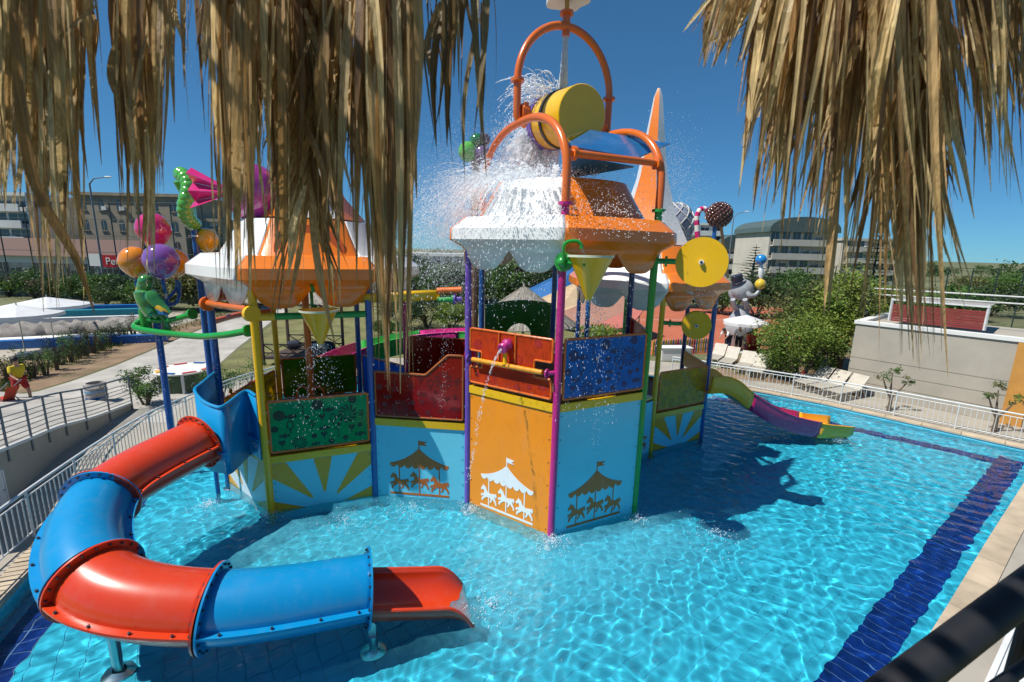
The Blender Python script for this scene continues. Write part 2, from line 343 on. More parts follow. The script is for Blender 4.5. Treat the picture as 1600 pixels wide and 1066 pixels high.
# water with real waves
def wave_h(X, Y):
    rng = np.random.default_rng(4); Z = np.zeros_like(X)
    wx = X + .10 * np.sin(1.3 * Y + .7 * X) + .05 * np.sin(2.9 * X - 2.2 * Y); wy = Y + .10 * np.sin(1.1 * X - .6 * Y + 1) + .05 * np.sin(2.4 * Y + 3.1 * X)
    for k in range(46):
        lam = .125 + .50 * rng.uniform(0, 1) ** 1.7; a = rng.normal(.9, 1.3); q = 2 * pi / lam; Z += .00078 * (lam / .26) ** 1.3 * np.sin(q * (math.cos(a) * wx + math.sin(a) * wy) + rng.uniform(0, 6.28))
    return Z
FO = [(-3.5, 9.0, 1.7, .7), (-.6, 8.9, 1.5, .75), (1.0, 8.2, 1.2, .9), (.4, 7.4, 2.0, .6), (2.2, 7.6, 1.5, .35), (2.6, 8.6, 1.1, .7), (-5.3, 8.6, .9, .8), (-6.9, 9.2, 1.0, .9), (-4.6, 7.9, 1.5, .6), (-2.2, 8.2, 1.4, .75), (-.2, 6.7, .7, .8), (3.9, 8.7, .9, .55), (5.2, 9.1, .7, .45), (11.2, 14.4, .35, .9), (6.3, 13.7, .6, .5), (3.2, 9.2, .8, .8)]
GS = .036
xs = np.arange(-10.4, 17.3, GS); ys = np.arange(2.9, 22.8, GS); X, Y = np.meshgrid(xs, ys); Z = wave_h(X, Y)
foam = np.zeros_like(X)
for fx, fy, s, w in FO: foam += w * np.exp(-((X - fx) ** 2 + (Y - fy) ** 2) / (s * s))
chop = np.clip(foam, 0, .9)
rng = np.random.default_rng(9)
for k in range(16):
    lam = rng.uniform(.14, .34); a = rng.uniform(0, 6.28); Z += chop * .0016 * np.sin(2 * pi / lam * (math.cos(a) * X + math.sin(a) * Y) + rng.uniform(0, 6.28))
nx, ny = len(xs), len(ys); idx = np.arange(ny - 1)[:, None] * nx + np.arange(nx - 1)[None, :]
q = np.stack([idx, idx + 1, idx + nx + 1, idx + nx], -1).reshape(-1, 4)
m_in = inside(X[:-1, :-1] + GS / 2, Y[:-1, :-1] + GS / 2, offset(POOL, .045)).reshape(-1); q = q[m_in]
used = np.unique(q); remap = np.full(nx * ny, -1); remap[used] = np.arange(len(used)); q = remap[q]
co = np.stack([X, Y, Z], -1).reshape(-1, 3)[used]
me = bpy.data.meshes.new('water'); me.vertices.add(len(co)); me.vertices.foreach_set('co', co.reshape(-1).astype(np.float32))
me.loops.add(q.size); me.loops.foreach_set('vertex_index', q.reshape(-1).astype(np.int32)); me.polygons.add(len(q))
me.polygons.foreach_set('loop_start', (np.arange(len(q)) * 4).astype(np.int32)); me.update(calc_edges=True)
me.polygons.foreach_set('use_smooth', [True] * len(q))
fa = me.attributes.new('foam', 'FLOAT', 'POINT'); fa.data.foreach_set('value', foam.reshape(-1)[used].astype(np.float32))
m = bpy.data.materials.new('pool_water'); m.use_nodes = True; nt = m.node_tree; N, L_ = nt.nodes, nt.links; b = N['Principled BSDF']
b.inputs['Base Color'].default_value = (.86, .975, .99, 1); b.inputs['Transmission Weight'].default_value = 1; b.inputs['Roughness'].default_value = 0; b.inputs['IOR'].default_value = 1.33
at = N.new('ShaderNodeAttribute'); at.attribute_name = 'foam'; tc = N.new('ShaderNodeTexCoord')
nz = N.new('ShaderNodeTexNoise'); nz.inputs['Scale'].default_value = 4.5; nz.inputs['Detail'].default_value = 10; nz.inputs['Roughness'].default_value = .72; nz.inputs['Distortion'].default_value = .6; L_.new(tc.outputs['Object'], nz.inputs['Vector'])
r1 = N.new('ShaderNodeMapRange'); r1.inputs[1].default_value = .30; r1.inputs[2].default_value = .72; r1.inputs[3].default_value = .3; L_.new(nz.outputs[0], r1.inputs[0])
mu = N.new('ShaderNodeMath'); mu.operation = 'MULTIPLY'; L_.new(r1.outputs[0], mu.inputs[0]); L_.new(at.outputs['Fac'], mu.inputs[1])
r2 = N.new('ShaderNodeMapRange'); r2.inputs[2].default_value = 1.1; r2.inputs[4].default_value = .52; L_.new(mu.outputs[0], r2.inputs[0])
df = N.new('ShaderNodeBsdfPrincipled'); df.inputs['Base Color'].default_value = (.10, .50, .66, 1); df.inputs['Roughness'].default_value = .12; df.inputs['IOR'].default_value = 1.33
ms = N.new('ShaderNodeMixShader'); L_.new(r2.outputs[0], ms.inputs[0]); L_.new(b.outputs[0], ms.inputs[1]); L_.new(df.outputs[0], ms.inputs[2]); L_.new(ms.outputs[0], N['Material Output'].inputs[0])
me.materials.append(m); wat = bpy.data.objects.new('water', me); COL.objects.link(wat); wat['kind'] = 'structure'; wat.cycles.is_caustics_caster = True
# ------------------------------------------------------------------ play towers
def hexv(c, deg, r=2.3): return [Vector((c[0] + r * math.cos(R(deg + 60 * k)), c[1] + r * math.sin(R(deg + 60 * k)))) for k in range(6)]
CC, CL, CRR = (1.07, 11.1), (-5.12, 11.70), (4.40, 15.5)
HC, HL, HR = hexv(CC, 266.6), hexv(CL, 262.7), hexv(CRR, 269)
ZU = Vector((0, 0, 1))
def frame(P, Q):
    P, Q = Vector((P[0], P[1], 0)), Vector((Q[0], Q[1], 0)); u = (Q - P); L = u.length; u.normalize(); return P, u, L, u.cross(ZU)
HORSE = [(.02, .70), (.05, .78), (.14, .90), (.18, 1.0), (.24, .90), (.33, .86), (.40, .68), (.48, .59), (.62, .57), (.76, .61), (.87, .62), (.95, .68), (1.0, .52), (.94, .38), (.89, .50), (.86, .42), (.92, .29), (.98, .17), (1.0, .02), (.92, .02), (.90, .14), (.80, .25), (.74, .31), (.70, .19), (.62, .06), (.55, .10), (.62, .20), (.62, .33), (.50, .34), (.36, .32), (.28, .24), (.18, .17), (.13, .04), (.06, .08), (.08, .22), (.20, .32), (.17, .36), (.06, .28), (.01, .36), (.06, .44), (.20, .47), (.23, .57), (.20, .70), (.12, .67), (.06, .63)]
def carousel(o, u, n, cx, z0, s, m, parent, t=.017):
    mb = MB(); a, b = t, t + .003; oo = o + u * cx + Vector((0, 0, z0)); ux, uy = u * s, ZU * s
    can = [(-.68, .70)]
    can += [(-.68 + .68 * k / 6, .70 + .38 * (k / 6) ** 1.5 * (1 - .12 * math.sin(pi * k / 6))) for k in range(1, 7)]
    can += [(.68 * k / 6, .70 + .38 * (1 - k / 6) ** 1.5 * (1 - .12 * math.sin(pi * k / 6))) for k in range(1, 7)]
    for k in range(8):
        x1 = .68 - k * .17
        for j in range(1, 7):
            can.append((x1 - .17 * j / 6, .66 - .055 * math.sin(pi * j / 6) - .02 * (1 - ((x1 - .085) / .68) ** 2) - (.0 if j < 6 else -.02)))
    mb.prism(can[:-1], oo, ux, uy, a, b)
    mb.prism([(-.012, 1.06), (.012, 1.06), (.012, 1.27), (-.012, 1.27)], oo, ux, uy, a, b)
    mb.prism([(.012, 1.26), (.20, 1.24), (.12, 1.20), (.19, 1.15), (.012, 1.16)], oo, ux, uy, a, b)
    for x, z in ((-.46, .05), (0, .10), (.46, .03)):
        mb.prism([(x - .013, .0), (x + .013, .0), (x + .013, .63), (x - .013, .63)], oo, ux, uy, a, b)
        mb.prism([(x - .22 + px * .44, z + py * .43) for px, py in HORSE], oo, ux, uy, a + .0015, b + .0015)
    mb.prism([(-.68, -.06), (.68, -.06), (.68, -.01), (-.68, -.01)], oo, ux, uy, a, b)
    return stuff(mb.build('carousel_print', m, parent, 0, True))
def sunburst(o, u, x0, x1, z0, z1, m, parent, t=.017, nr=9, cxf=.5):
    mb = MB(); cx, cz = lerp(x0, x1, cxf), -.12
    def edge(a):
        dx, dz = math.cos(a), math.sin(a); ts = []
        if dx > 1e-6: ts.append((x1 - cx) / dx)
        if dx < -1e-6: ts.append((x0 - cx) / dx)
        if dz > 1e-6: ts.append((z1 - cz) / dz)
        tt = min(ts); return (cx + dx * tt, cz + dz * tt)
    st = pi / nr
    for k in range(nr):
        if k % 2: continue
        a0, a1 = k * st + .02, (k + 1) * st - .02; r0 = .42; ac = (a0 + a1) / 2
        pts = [(cx + r0 * math.cos(ac + .05), cz + r0 * math.sin(ac + .05)), (cx + r0 * math.cos(ac - .05), cz + r0 * math.sin(ac - .05))]
        pts += [edge(lerp(a0, a1, j / 6)) for j in range(7)]
        pts = [(min(max(px, x0), x1), max(z0, pz)) for px, pz in pts]
        mb.prism(pts, o, u, ZU, t, t + .003)
    return stuff(mb.build('sunburst_print', m, parent, 0, True))
CANDY = [('disc', .10, .72, .055), ('bon', .21, .68, .045), ('cane', .31, .80, .06), ('disc', .48, .86, .055), ('bon', .59, .74, .045), ('disc', .84, .90, .055), ('swirl', .78, .62, .085), ('heart', .52, .60, .045), ('pop', .20, .48, .06), ('pop', .63, .54, .055), ('lolly', .42, .47, .05), ('dot', .37, .63, .02), ('bon', .54, .38, .04), ('heart', .53, .24, .045), ('swirl', .28, .14, .085), ('heart', .11, .16, .045), ('cane', .66, .27, .055), ('heart', .82, .32, .045), ('dot', .91, .36, .022), ('dot', .75, .13, .024), ('bon', .14, .31, .04), ('dot', .43, .24, .025), ('dot', .60, .09, .025), ('bon', .91, .17, .045), ('lolly', .93, .58, .05), ('dot', .05, .46, .03), ('dot', .69, .43, .018), ('bon', .44, .08, .04)]
def candies(o, u, w, h, m, parent, t, skip=None):
    mb = MB(); s = w
    def P(poly, cx, cy, k=0.): mb.prism([(cx + x, cy + y) for x, y in poly], o, u, ZU, t, t + .0025 + k)
    def circ(r, n=12, cx=0, cy=0): return [(cx + r * math.cos(2 * pi * i / n), cy + r * math.sin(2 * pi * i / n)) for i in range(n)]
    for kind, fx, fy, r in CANDY:
        if skip and skip(fx, fy): continue
        x, y, q = fx * w, fy * h, r * s * 1.25
        q = min(q, x - .01, w - x - .01, y - .01, h - y - .01)
        if q < .01: continue
        if kind == 'disc': P(circ(q * .85), x, y)
        elif kind == 'dot': P(circ(q, 8), x, y)
        elif kind == 'bon':
            P(circ(q * .55, 8), x, y); P([(q * .4, 0), (q, q * .5), (q, -q * .45)], x, y); P([(-q * .4, 0), (-q, -q * .5), (-q, q * .45)], x, y)
        elif kind == 'heart':
            P([(0, -q * .5), (q * .62, q * .2), (q * .55, q * .6), (q * .25, q * .65), (0, q * .4), (-q * .25, q * .65), (-q * .55, q * .6), (-q * .62, q * .2)], x, y); P([(-.006, -q), (.006, -q), (.006, -q * .4), (-.006, -q * .4)], x, y)
        elif kind == 'swirl':
            for k in range(11):
                a = 2 * pi * k / 11; P([(.22 * q * math.cos(a), .22 * q * math.sin(a)), (.62 * q * math.cos(a + .12), .62 * q * math.sin(a + .12)), (q * math.cos(a + .42), q * math.sin(a + .42)), (q * math.cos(a + .68), q * math.sin(a + .68)), (.6 * q * math.cos(a + .42), .6 * q * math.sin(a + .42))], x, y)
        elif kind == 'pop':
            c = [(q * .5 * math.cos(a), q * .25 + q * .7 * math.sin(a)) for a in [2 * pi * i / 14 for i in range(14)]]; c2 = [(px * .66, (py - q * .25) * .72 + q * .25) for px, py in c]
            for i in range(14): j = (i + 1) % 14; P([c[i], c[j], c2[j], c2[i]], x, y)
            P([(-q * .1, -q * .95), (q * .1, -q * .95), (q * .1, -q * .4), (-q * .1, -q * .4)], x, y)
        elif kind == 'lolly':
            for k in range(4): P([(-q * .5, q * (.7 - k * .3)), (q * .5, q * (.9 - k * .3)), (q * .4, q * (.74 - k * .3)), (-q * .4, q * (.56 - k * .3))], x, y)
            P([(-.006, -q), (.006, -q), (.006, 0), (-.006, 0)], x, y)
        elif kind == 'cane':
            for k in range(5):
                a = pi * k / 5; P([(q * .4 * math.cos(a), q * .4 + q * .4 * math.sin(a)), (q * .4 * math.cos(a + .4), q * .4 + q * .4 * math.sin(a + .4)), (q * .18 * math.cos(a + .4), q * .4 + q * .18 * math.sin(a + .4)), (q * .18 * math.cos(a), q * .4 + q * .18 * math.sin(a))], x, y)
            for k in range(4): P([(q * .18, q * (.3 - k * .32)), (q * .4, q * (.38 - k * .32)), (q * .4, q * (.2 - k * .32)), (q * .18, q * (.12 - k * .32))], x, y)
    if mb.v: return stuff(mb.build('candy_print', m, parent, 0))
def wall(tower, P, Q, z1, m, pr=None, label=None, z0=-.5, ins=.075):
    o, u, L, nn = frame(P, Q); mb = MB(); mb.prism([(ins, z0), (L - ins, z0), (L - ins, z1), (ins, z1)], o, u, ZU, -.014, .014)
    w = mb.build('wall_panel', m, tower, 0, True)
    sc_ = MB()
    for k in range(6):
        for x in (ins + .05, L - ins - .05): sc_.box(o + u * x + ZU * (.1 + (z1 - .2) * k / 5) + nn * .016, (.018, .018, .018), math.atan2(u.y, u.x))
    stuff(sc_.build('screw_heads', DARKSTEEL, w, 0))
    if label: w['label'] = label
    if pr: pr(o, u, L, nn, w)
    return w
def guard(tower, P, Q, z0, z1, m, fm, poly=None, prints=True, ins=.11, off=.05, inner=None, label=None):
    o, u, L, nn = frame(P, Q); w, h = L - 2 * ins, z1 - z0; oo = o + u * ins + ZU * z0 + nn * off
    poly = poly or [(0, 0), (1, 0), (1, 1), (0, 1)]; pp = [(x * w, y * h) for x, y in poly]
    mb = MB(); mb.prism(pp, oo, u, ZU, -.007, .007); g = mb.build('guard_panel', m, tower, 0)
    if label: g['label'] = label
    fr = MB(); pts = []
    n = len(pp)
    for i in range(n):
        a, b, c = Vector(pp[i - 1]), Vector(pp[i]), Vector(pp[(i + 1) % n]); r = .05
        for k in range(4):
            t = k / 3; p = (1 - t) ** 2 * (b + (a - b).normalized() * r) + 2 * t * (1 - t) * b + t * t * (b + (c - b).normalized() * r); pts.append(oo + u * p.x + ZU * p.y)
    fr.tube(pts, .026, 8, closed=True); f = fr.build('guard_frame', fm, g)
    bt = MB()
    for x in (-.03, w + .03):
        for z in (.22, .8): bt.cyl(oo + u * x + ZU * (h * z) - nn * (off), oo + u * x + ZU * (h * z) + nn * .0, .022, 8)
    for k in range(7):
        bt.cyl(oo + u * (w * (k + .5) / 7) + ZU * .05, oo + u * (w * (k + .5) / 7) + ZU * .05 + nn * .014, .012, 6)
        if len(poly) == 4: bt.cyl(oo + u * (w * (k + .5) / 7) + ZU * (h - .05), oo + u * (w * (k + .5) / 7) + ZU * (h - .05) + nn * .014, .012, 6)
    stuff(bt.build('bracket_bolts', STEEL, g))
    if prints and m in PRDARK: candies(oo, u, w, h, PRDARK[m], g, .0085, inner)
    return g
def deck(tower, H, z, m=YELLOW, edges=range(6)):
    mb = MB(); c = sum((Vector(p) for p in H), Vector((0, 0))) / len(H)
    mb.prism([tuple(c + (Vector(p) - c) * .985) for p in H], (0, 0, 0), (1, 0, 0), (0, 1, 0), z - .06, z); d = mb.build('deck', mat('deck_plank_brown', (.20, .09, .03), .7, var=.2), tower, 0)
    for i in edges:
        P, Q = H[i], H[(i + 1) % len(H)]; o, u, L, nn = frame(P, Q); b = MB()
        b.prism([(.07, z - .17), (L - .07, z - .17), (L - .07, z + .0), (.07, z + .0)], o, u, ZU, -.06, .045); b.build('deck_edge', m, d, 0)
        b = MB(); b.prism([(.07, z + .002), (L - .07, z + .002), (L - .07, z + .10), (.07, z + .10)], o, u, ZU, -.10, -.055); b.build('kick_board', mat('brown_kick_board', (.30, .11, .02), .6, var=.15), d, 0)
    return d
def post(tower, p, z1, m, z0=-.5, r=.077):
    b = MB(); b.cyl((p[0], p[1], z0), (p[0], p[1], z1), r, 16); q = b.build('post', m, tower, receiver=True)
    f = MB(); f.lathe([(0, 0), (.16, 0), (.16, .02), (r, .03)], 16, (p[0], p[1], z0)); f.build('foot_plate', STEEL, q, receiver=True); return q
RPROF = [(2.46, -.06), (2.50, 0), (2.80, .16), (2.785, .38), (2.45, .63), (2.13, .65), (2.02, .80), (1.80, 1.12), (1.62, 1.42), (1.0, 1.46), (.02, 1.47)]
def roof(tower, c, deg, zb, cols, spire=False, k=1.0, sh=1.0):
    rt = MB(); rt.lathe([(0, 0), (.4, 0), (.4, .02), (0, .02)], 12, (c[0], c[1], zb + 1.1)); root = rt.build('roof', WHITE, tower)
    NT = 24
    for i in range(6):
        a, b = R(deg + 60 * i), R(deg + 60 * i + 60); mb = MB(); rows = []
        d0, d1 = Vector((math.cos(a), math.sin(a))), Vector((math.cos(b), math.sin(b)))
        def pt(r, t, z):
            p = lerp(d0, d1, t) * r * k; bl = .15 if r > 2.3 else .75; q = lerp(p.normalized() * min(p.length, r * k * .972), p.normalized() * (r * k * .93), bl); return (c[0] + q.x, c[1] + q.y, zb + z)
        ts = [j / NT for j in range(NT + 1)]
        rows.append([pt(2.44, t, -.06 - .40 * math.sin(pi / 2 * abs(math.sin(2 * pi * t)) ** 1.25)) for t in ts])
        for r, z in RPROF: rows.append([pt(r, t, z) for t in ts])
        vs = [p for row in rows for p in row]; w = NT + 1
        fs = [(j * w + x, j * w + x + 1, (j + 1) * w + x + 1, (j + 1) * w + x) for j in range(len(rows) - 1) for x in range(NT)]
        mb.add(vs, fs); o = mb.build('roof_panel', cols[i % 2], root, 22)
        md = o.modifiers.new('thickness', 'SOLIDIFY'); md.thickness = .025; md.offset = -1
        if spire:
            s = MB(); pr = [(1.35, 1.475), (.86, 2.4), (.50, 3.6), (.31, 4.8), (.14, 6.0), (.05, 6.25)]; rows = []
            for r, z in pr: rows.append([(c[0] + (lerp(d0, d1, t) * r).x, c[1] + (lerp(d0, d1, t) * r).y, zb + 1.475 + (z - 1.475) * sh) for t in (0, .5, 1)])
            vs = [p for row in rows for p in row]; fs = [(j * 3 + x, j * 3 + x + 1, j * 3 + x + 4, j * 3 + x + 3) for j in range(len(rows) - 1) for x in range(2)]
            s.add(vs, fs); s.build('spire_panel', cols[(i + (0 if spire == 1 else 1)) % 2], root, 20)
    return root
# central tower
tc_ = thing('play_tower', 'tallest hexagonal water play tower with white and orange scalloped roof under the tipping bucket', 'play tower', (CC[0], CC[1], -.5))
zc = 2.95
for k, (m, zt) in enumerate([(MAGENTA, 6.85), (GREENP, 6.85), (NAVYP, 6.3), (BLUEP, 6.85), (BLUEP, 6.85), (PURPLE, 6.3)]): post(tc_, HC[k], zt, m)
deck(tc_, HC, zc)
wall(tc_, HC[5], HC[0], zc - .17, ORBOARD, lambda o, u, L, nn, w: carousel(o, u, nn, L / 2 - .02, .12, 1.06, WHITEPR, w), 'orange board with white carousel print')
wall(tc_, HC[0], HC[1], zc - .17, PALEBLUE, lambda o, u, L, nn, w: carousel(o, u, nn, L / 2 - .03, .12, 1.08, BROWNPR, w), 'pale blue board with brown carousel print')
for i in (1, 2, 3, 4): wall(tc_, HC[i], HC[i + 1], zc - .17, PALEBLUE)
g = guard(tc_, HC[5], HC[0], zc + .10, zc + 1.33, ACORANGE, ORANGEP, poly=[(0, 0), (1, 0), (1, .33), (.80, .33), (.80, .62), (1, .62), (1, 1), (0, 1), (0, .60), (.155, .60), (.155, .30), (0, .30)], inner=lambda x, y: (x < .22 or x > .74) and .22 < y < .7 or .36 < x < .60, label='coral see-through guard panel with notches for the spray bar')
o_, u_, L_h, n_ = frame(HC[5], HC[0])
b = MB()
for x in (.80, 1.22): MB().cyl(o_ + u_ * (.1 + x) + ZU * (zc + .72) + n_ * .075, o_ + u_ * (.1 + x) + ZU * (zc + 1.32) + n_ * .075, .02, 8).build('nozzle_slot_bar', ORANGEP, g)
guard(tc_, HC[0], HC[1], zc + .10, zc + 1.34, ACBLUE, ORANGEP)
guard(tc_, HC[1], HC[2], zc + .10, zc + 1.34, ACRED, ORANGEP, prints=False)
# back entrance of the big slide: dark green arched board
o2, u2, L2, n2 = frame(HC[3], HC[4]); b = MB(); wd_, hh = L2 - .2, 1.62
arch = [(0, 0), (wd_ * .30, 0)] + [(wd_ / 2 - wd_ * .20 * math.cos(pi * k / 10), .55 + .40 * math.sin(pi * k / 10)) for k in range(11)] + [(wd_ * .70, 0), (wd_, 0), (wd_, hh - .12)] + [(wd_ * (1 - k / 8), hh - .12 + .12 * math.sin(pi * k / 8)) for k in range(1, 8)] + [(0, hh - .12)]
b.prism(arch, o2 + u2 * .1 + ZU * (zc + .05), u2, ZU, -.02, .02); b.build('slide_entrance_board', plastic('dark_green_board', (.02, .17, .015)), tc_, 0)['label'] = 'dark green arched board at the slide entrance'
# spray bar between purple and magenta posts
b = MB(); z = zc + .66; pa, pb = o_ + u_ * .14 + ZU * z + n_ * .17, o_ + u_ * (L_h - .14) + ZU * z + n_ * .17
b.cyl(pa + u_ * .12, pb - u_ * .12, .055, 14); sb = b.build('spray_bar', plastic('amber_paint', (.75, .30, .01)), tc_)
b = MB(); b.cyl(pa - n_ * .17 - u_ * .1, pa + u_ * .02, .045, 12); b.cyl(pa, pa + u_ * .03, .095, 14); b.build('bar_bracket', PURPLE, sb)
b = MB(); b.cyl(pb - n_ * .17 + u_ * .1, pb - u_ * .02, .045, 12); b.cyl(pb - u_ * .03, pb, .095, 14); b.build('bar_bracket', MAGENTA, sb)
b = MB(); pc = lerp(pa, pb, .49); b.cyl(pc, pc + ZU * .36, .045, 12); b.cyl(pc + ZU * .03, pc + ZU * .06, .075, 12); b.build('nozzle_stem', YELLOW, sb)
b = MB(); q = pc + ZU * .42; dn = (n_ + Vector((0, 0, -.35))).normalized(); b.tube([q - dn * .20, q - dn * .16, q - dn * .06, q + dn * .02, q + dn * .10, q + dn * .14], [.05, .10, .13, .07, .12, .10], 16); nz_ = b.build('water_nozzle', MAGENTA, sb); nz_['label'] = 'magenta swivelling water nozzle'
roof(tc_, CC, 266.6, 6.04, (ORANGE, WHITE))
b = MB(); b.lathe([(.0, 0), (.20, 0), (.20, .05), (.15, .09), (0, .09)], 10, A(817, 424, 11.0)); b.build('lamp', DARKSTEEL, tc_)
# left tower
tl_ = thing('play_tower', 'play tower behind hanging palm thatch, white and orange spire roof, beside the tube slide', 'play tower', (CL[0], CL[1], -.5))
zl = 1.35
for k, (m, zt) in enumerate([(YELLOW, 5.5), (BLUEP, 5.5), (MAGENTA, 5.5), (BLUEP, 5.5), (YELLOW, 5.5), (BLUEP, 5.5)]): post(tl_, HL[k], zt, m, r=.085 if k in (0, 5) else .077)
deck(tl_, HL, zl)
wall(tl_, HL[5], HL[0], zl - .17, SUNWHITE, lambda o, u, L, nn, w: sunburst(o, u, .08, L - .08, -.3, zl - .19, GOLDPR, w), 'pale board with gold sunburst under the slide box')
wall(tl_, HL[0], HL[1], zl - .17, PALEBLUE, lambda o, u, L, nn, w: sunburst(o, u, .08, L - .08, -.3, zl - .19, GOLDPR, w), 'pale blue board with gold sunburst')
wall(tl_, HL[4], HL[5], zl - .17, PALEBLUE)
guard(tl_, HL[0], HL[1], zl + .10, zl + 1.28, ACGREEN, ORANGEP)
guard(tl_, HL[2], HL[3], zl + .10, zl + 1.3, ACBLUE, ORANGEP, prints=False)
guard(tl_, HL[3], HL[4], zl + .10, zl + 1.3, ACOLIVE, ORANGEP, prints=False)
guard(tl_, HL[4], HL[5], zl + .08, zl + 1.0, ACYEL, ORANGEP, poly=[(0, 0), (1, 0), (1, .75), (.5, .9), (0, 1)])
rl = roof(tl_, CL, 262.7, 5.14, (ORANGE, WHITE), spire=2, sh=.62)
b = MB(); fo, fu, fL, fn = frame(HL[0], HL[1]); cm = Vector((*((HL[0] + HL[1]) / 2), 0)); inn = (Vector((*CL, 0)) - cm).normalized()
b.prism([(-.7, 0), (.7, 0)] + [(.7 * math.cos(pi * k / 10), .12 + .52 * math.sin(pi * k / 10)) for k in range(11)], cm + inn * .20 + ZU * 5.84, fu, (ZU * .84 + inn * .36).normalized(), -.02, .03); b.build('roof_dormer', plastic('burnt_orange_board', (.45, .085, .01)), rl, 0)
# orange climbing pole with hand loops on the left deck
b = MB(); q = A(483, 560, 11.0); b.cyl((q.x, q.y, zl), (q.x, q.y, 5.2), .08, 14); b.build('water_pole', ORANGEP, tl_)
b = MB(); q0 = Vector((q.x, q.y, zl))
for s in (-1, 1): MB().tube(spline([q0 + V(.1 * s, -.05, .15), q0 + V(.32 * s, -.05, .2), q0 + V(.34 * s, -.05, 1.0), q0 + V(.2 * s, -.05, 1.18), q0 + V(.08 * s, -.05, 1.1)], 5), .025, 8).build('hand_loop', ORANGEP, tl_)
# right tower
tr_ = thing('play_tower', 'rear play tower by the yellow and magenta slide, orange and white spire roof', 'play tower', (CRR[0], CRR[1], -.5))
zr = 1.2
for k, (m, zt) in enumerate([(YELLOW, 5.1), (BLUEP, 5.1), (NAVYP, 5.1), (GREENP, 5.1), (NAVYP, 5.1), (BLUEP, 5.1)]): post(tr_, HR[k], zt, m)
deck(tr_, HR, zr)
wall(tr_, HR[0], HR[1], zr - .17, PALEBLUE, lambda o, u, L, nn, w: sunburst(o, u, .08, L - .08, -.3, zr - .19, GOLDPR, w), 'pale blue board with gold sunburst')
wall(tr_, HR[5], HR[0], zr - .17, PALEBLUE)
guard(tr_, HR[0], HR[1], zr + .10, zr + 1.3, ACYEL, ORANGEP)
b = MB(); o_r, u_r, L_r, n_r = frame(HR[1], HR[2]); b.prism([(.1, 0), (L_r - .1, 0), (L_r - .1, .55), (.1, .55)], o_r + ZU * (zr + .75), u_r, ZU, -.02, .02); b.build('amber_guard_board', ORBOARD, tr_, 0)
roof(tr_, CRR, 269, 4.80, (ORANGE, WHITE), spire=2)
# bridges
br = thing('play_bridge', 'raised bridge between the striped-spire tower and the bucket tower with red see-through guard', 'bridge', (-2.1, 11.2, -.5))
zb_ = 2.0; BH = [HL[1], HC[5], HC[4], HL[2]]
deck(br, BH, zb_, edges=(0,))
wall(br, HL[1], HC[5], zb_ - .17, PALEBLUE, lambda o, u, L, nn, w: carousel(o, u, nn, L / 2 - .03, .12, 1.08, BROWNPR, w))
guard(br, HL[1], HC[5], zb_ + .08, zb_ + 1.62, ACRED, mat('brown_orange_frame', (.36, .10, .02), .4), poly=[(0, 0), (1, 0), (1, 1), (.83, 1), (.58, .68), (0, .70)], off=.04, inner=lambda x, y: y > .62)
guard(br, HL[2], HC[4], zb_ + .08, zb_ + 1.55, mat('dark_red_acrylic', (.28, .014, .008), .15, transl=.3), mat('brown_orange_frame', (.36, .10, .02), .4), prints=False)
b = MB(); w0 = HC[5].to_3d() + V(-.12, .12, zb_); w1 = HC[4].to_3d() + V(-.12, -.1, zb_); b.prism([(0, .05), ((w1 - w0).length, .05), ((w1 - w0).length, 1.9), (.6, 1.9), (0, 1.55)], w0, (w1 - w0).normalized(), ZU, -.01, .01); b.build('side_guard_board', ACRED, br, 0)
br2 = thing('play_bridge', 'low pale blue walled link between the bucket tower and the back tower', 'bridge', (3.8, 12.9, -.5))
wall(br2, HC[2], HR[0], zr - .17 + .6, PALEBLUE, lambda o, u, L, nn, w: carousel(o, u, nn, L * .62, .2, .5, BROWNPR, w), ins=.09)
b = MB(); b.prism([tuple(HC[2]), tuple(HR[0]), tuple(HR[5]), tuple(HC[3])], (0, 0, 0), (1, 0, 0), (0, 1, 0), zr + .5, zr + .56); b.build('deck', YELLOW, br2, 0)
# ------------------------------------------------------------------ tipping bucket and its arches
def flange(mb, p, d, r, t=.03, n=16): d = Vector(d).normalized(); mb.cyl(Vector(p) - d * t, Vector(p) + d * t, r, n)
ba = thing('tipping_bucket', 'big yellow tipping bucket hung in an orange pipe arch above the tallest tower', 'tipping bucket', (CC[0], CC[1], 6.85))
E1, E2 = (HC[0] + HC[4]) / 2, (HC[1] + HC[3]) / 2
zap = A(812, 192, E1.y).z
def uarch(P, Q, zt, m):
    P, Q = Vector((*P, 0)), Vector((*Q, 0)); c = (P + Q) / 2; h = (P - Q) / 2; z0 = 7.35; pts = [P + ZU * 6.86, P + ZU * 7.1]
    for k in range(0, 25):
        a = pi * k / 24; cs = math.copysign(abs(math.cos(a)) ** .82, math.cos(a)); pts.append(c + h * cs + ZU * (z0 + (zt - z0) * math.sin(a) ** .9))
    pts += [Q + ZU * 7.1, Q + ZU * 6.86]
    b = MB(); b.tube(pts, .082, 14); o = b.build('side_arch', ORANGEP, ba)
    f = MB(); flange(f, P + ZU * 6.87, ZU, .14); f.build('flange', m, o); f = MB(); flange(f, Q + ZU * 6.87, ZU, .14); f.build('flange', BLUEP, o)
uarch(HC[0], HC[4], zap, MAGENTA); uarch(HC[1], HC[3], zap, GREENP)
P1, P2 = Vector((*E1, zap)), Vector((*E2, zap)); ca = (P1 + P2) / 2; ha = (P2 - P1) / 2; ax = ha.normalized()
ztop = A(884, 42, CC[1]).z; zl1 = A(790, 126, E1.y).z
pts = [P1 + ZU * -.02 + ax * .16, P1 + ZU * .03 + ax * .0, P1 + ZU * .14 - ax * .06]
hw = ha.length + .06
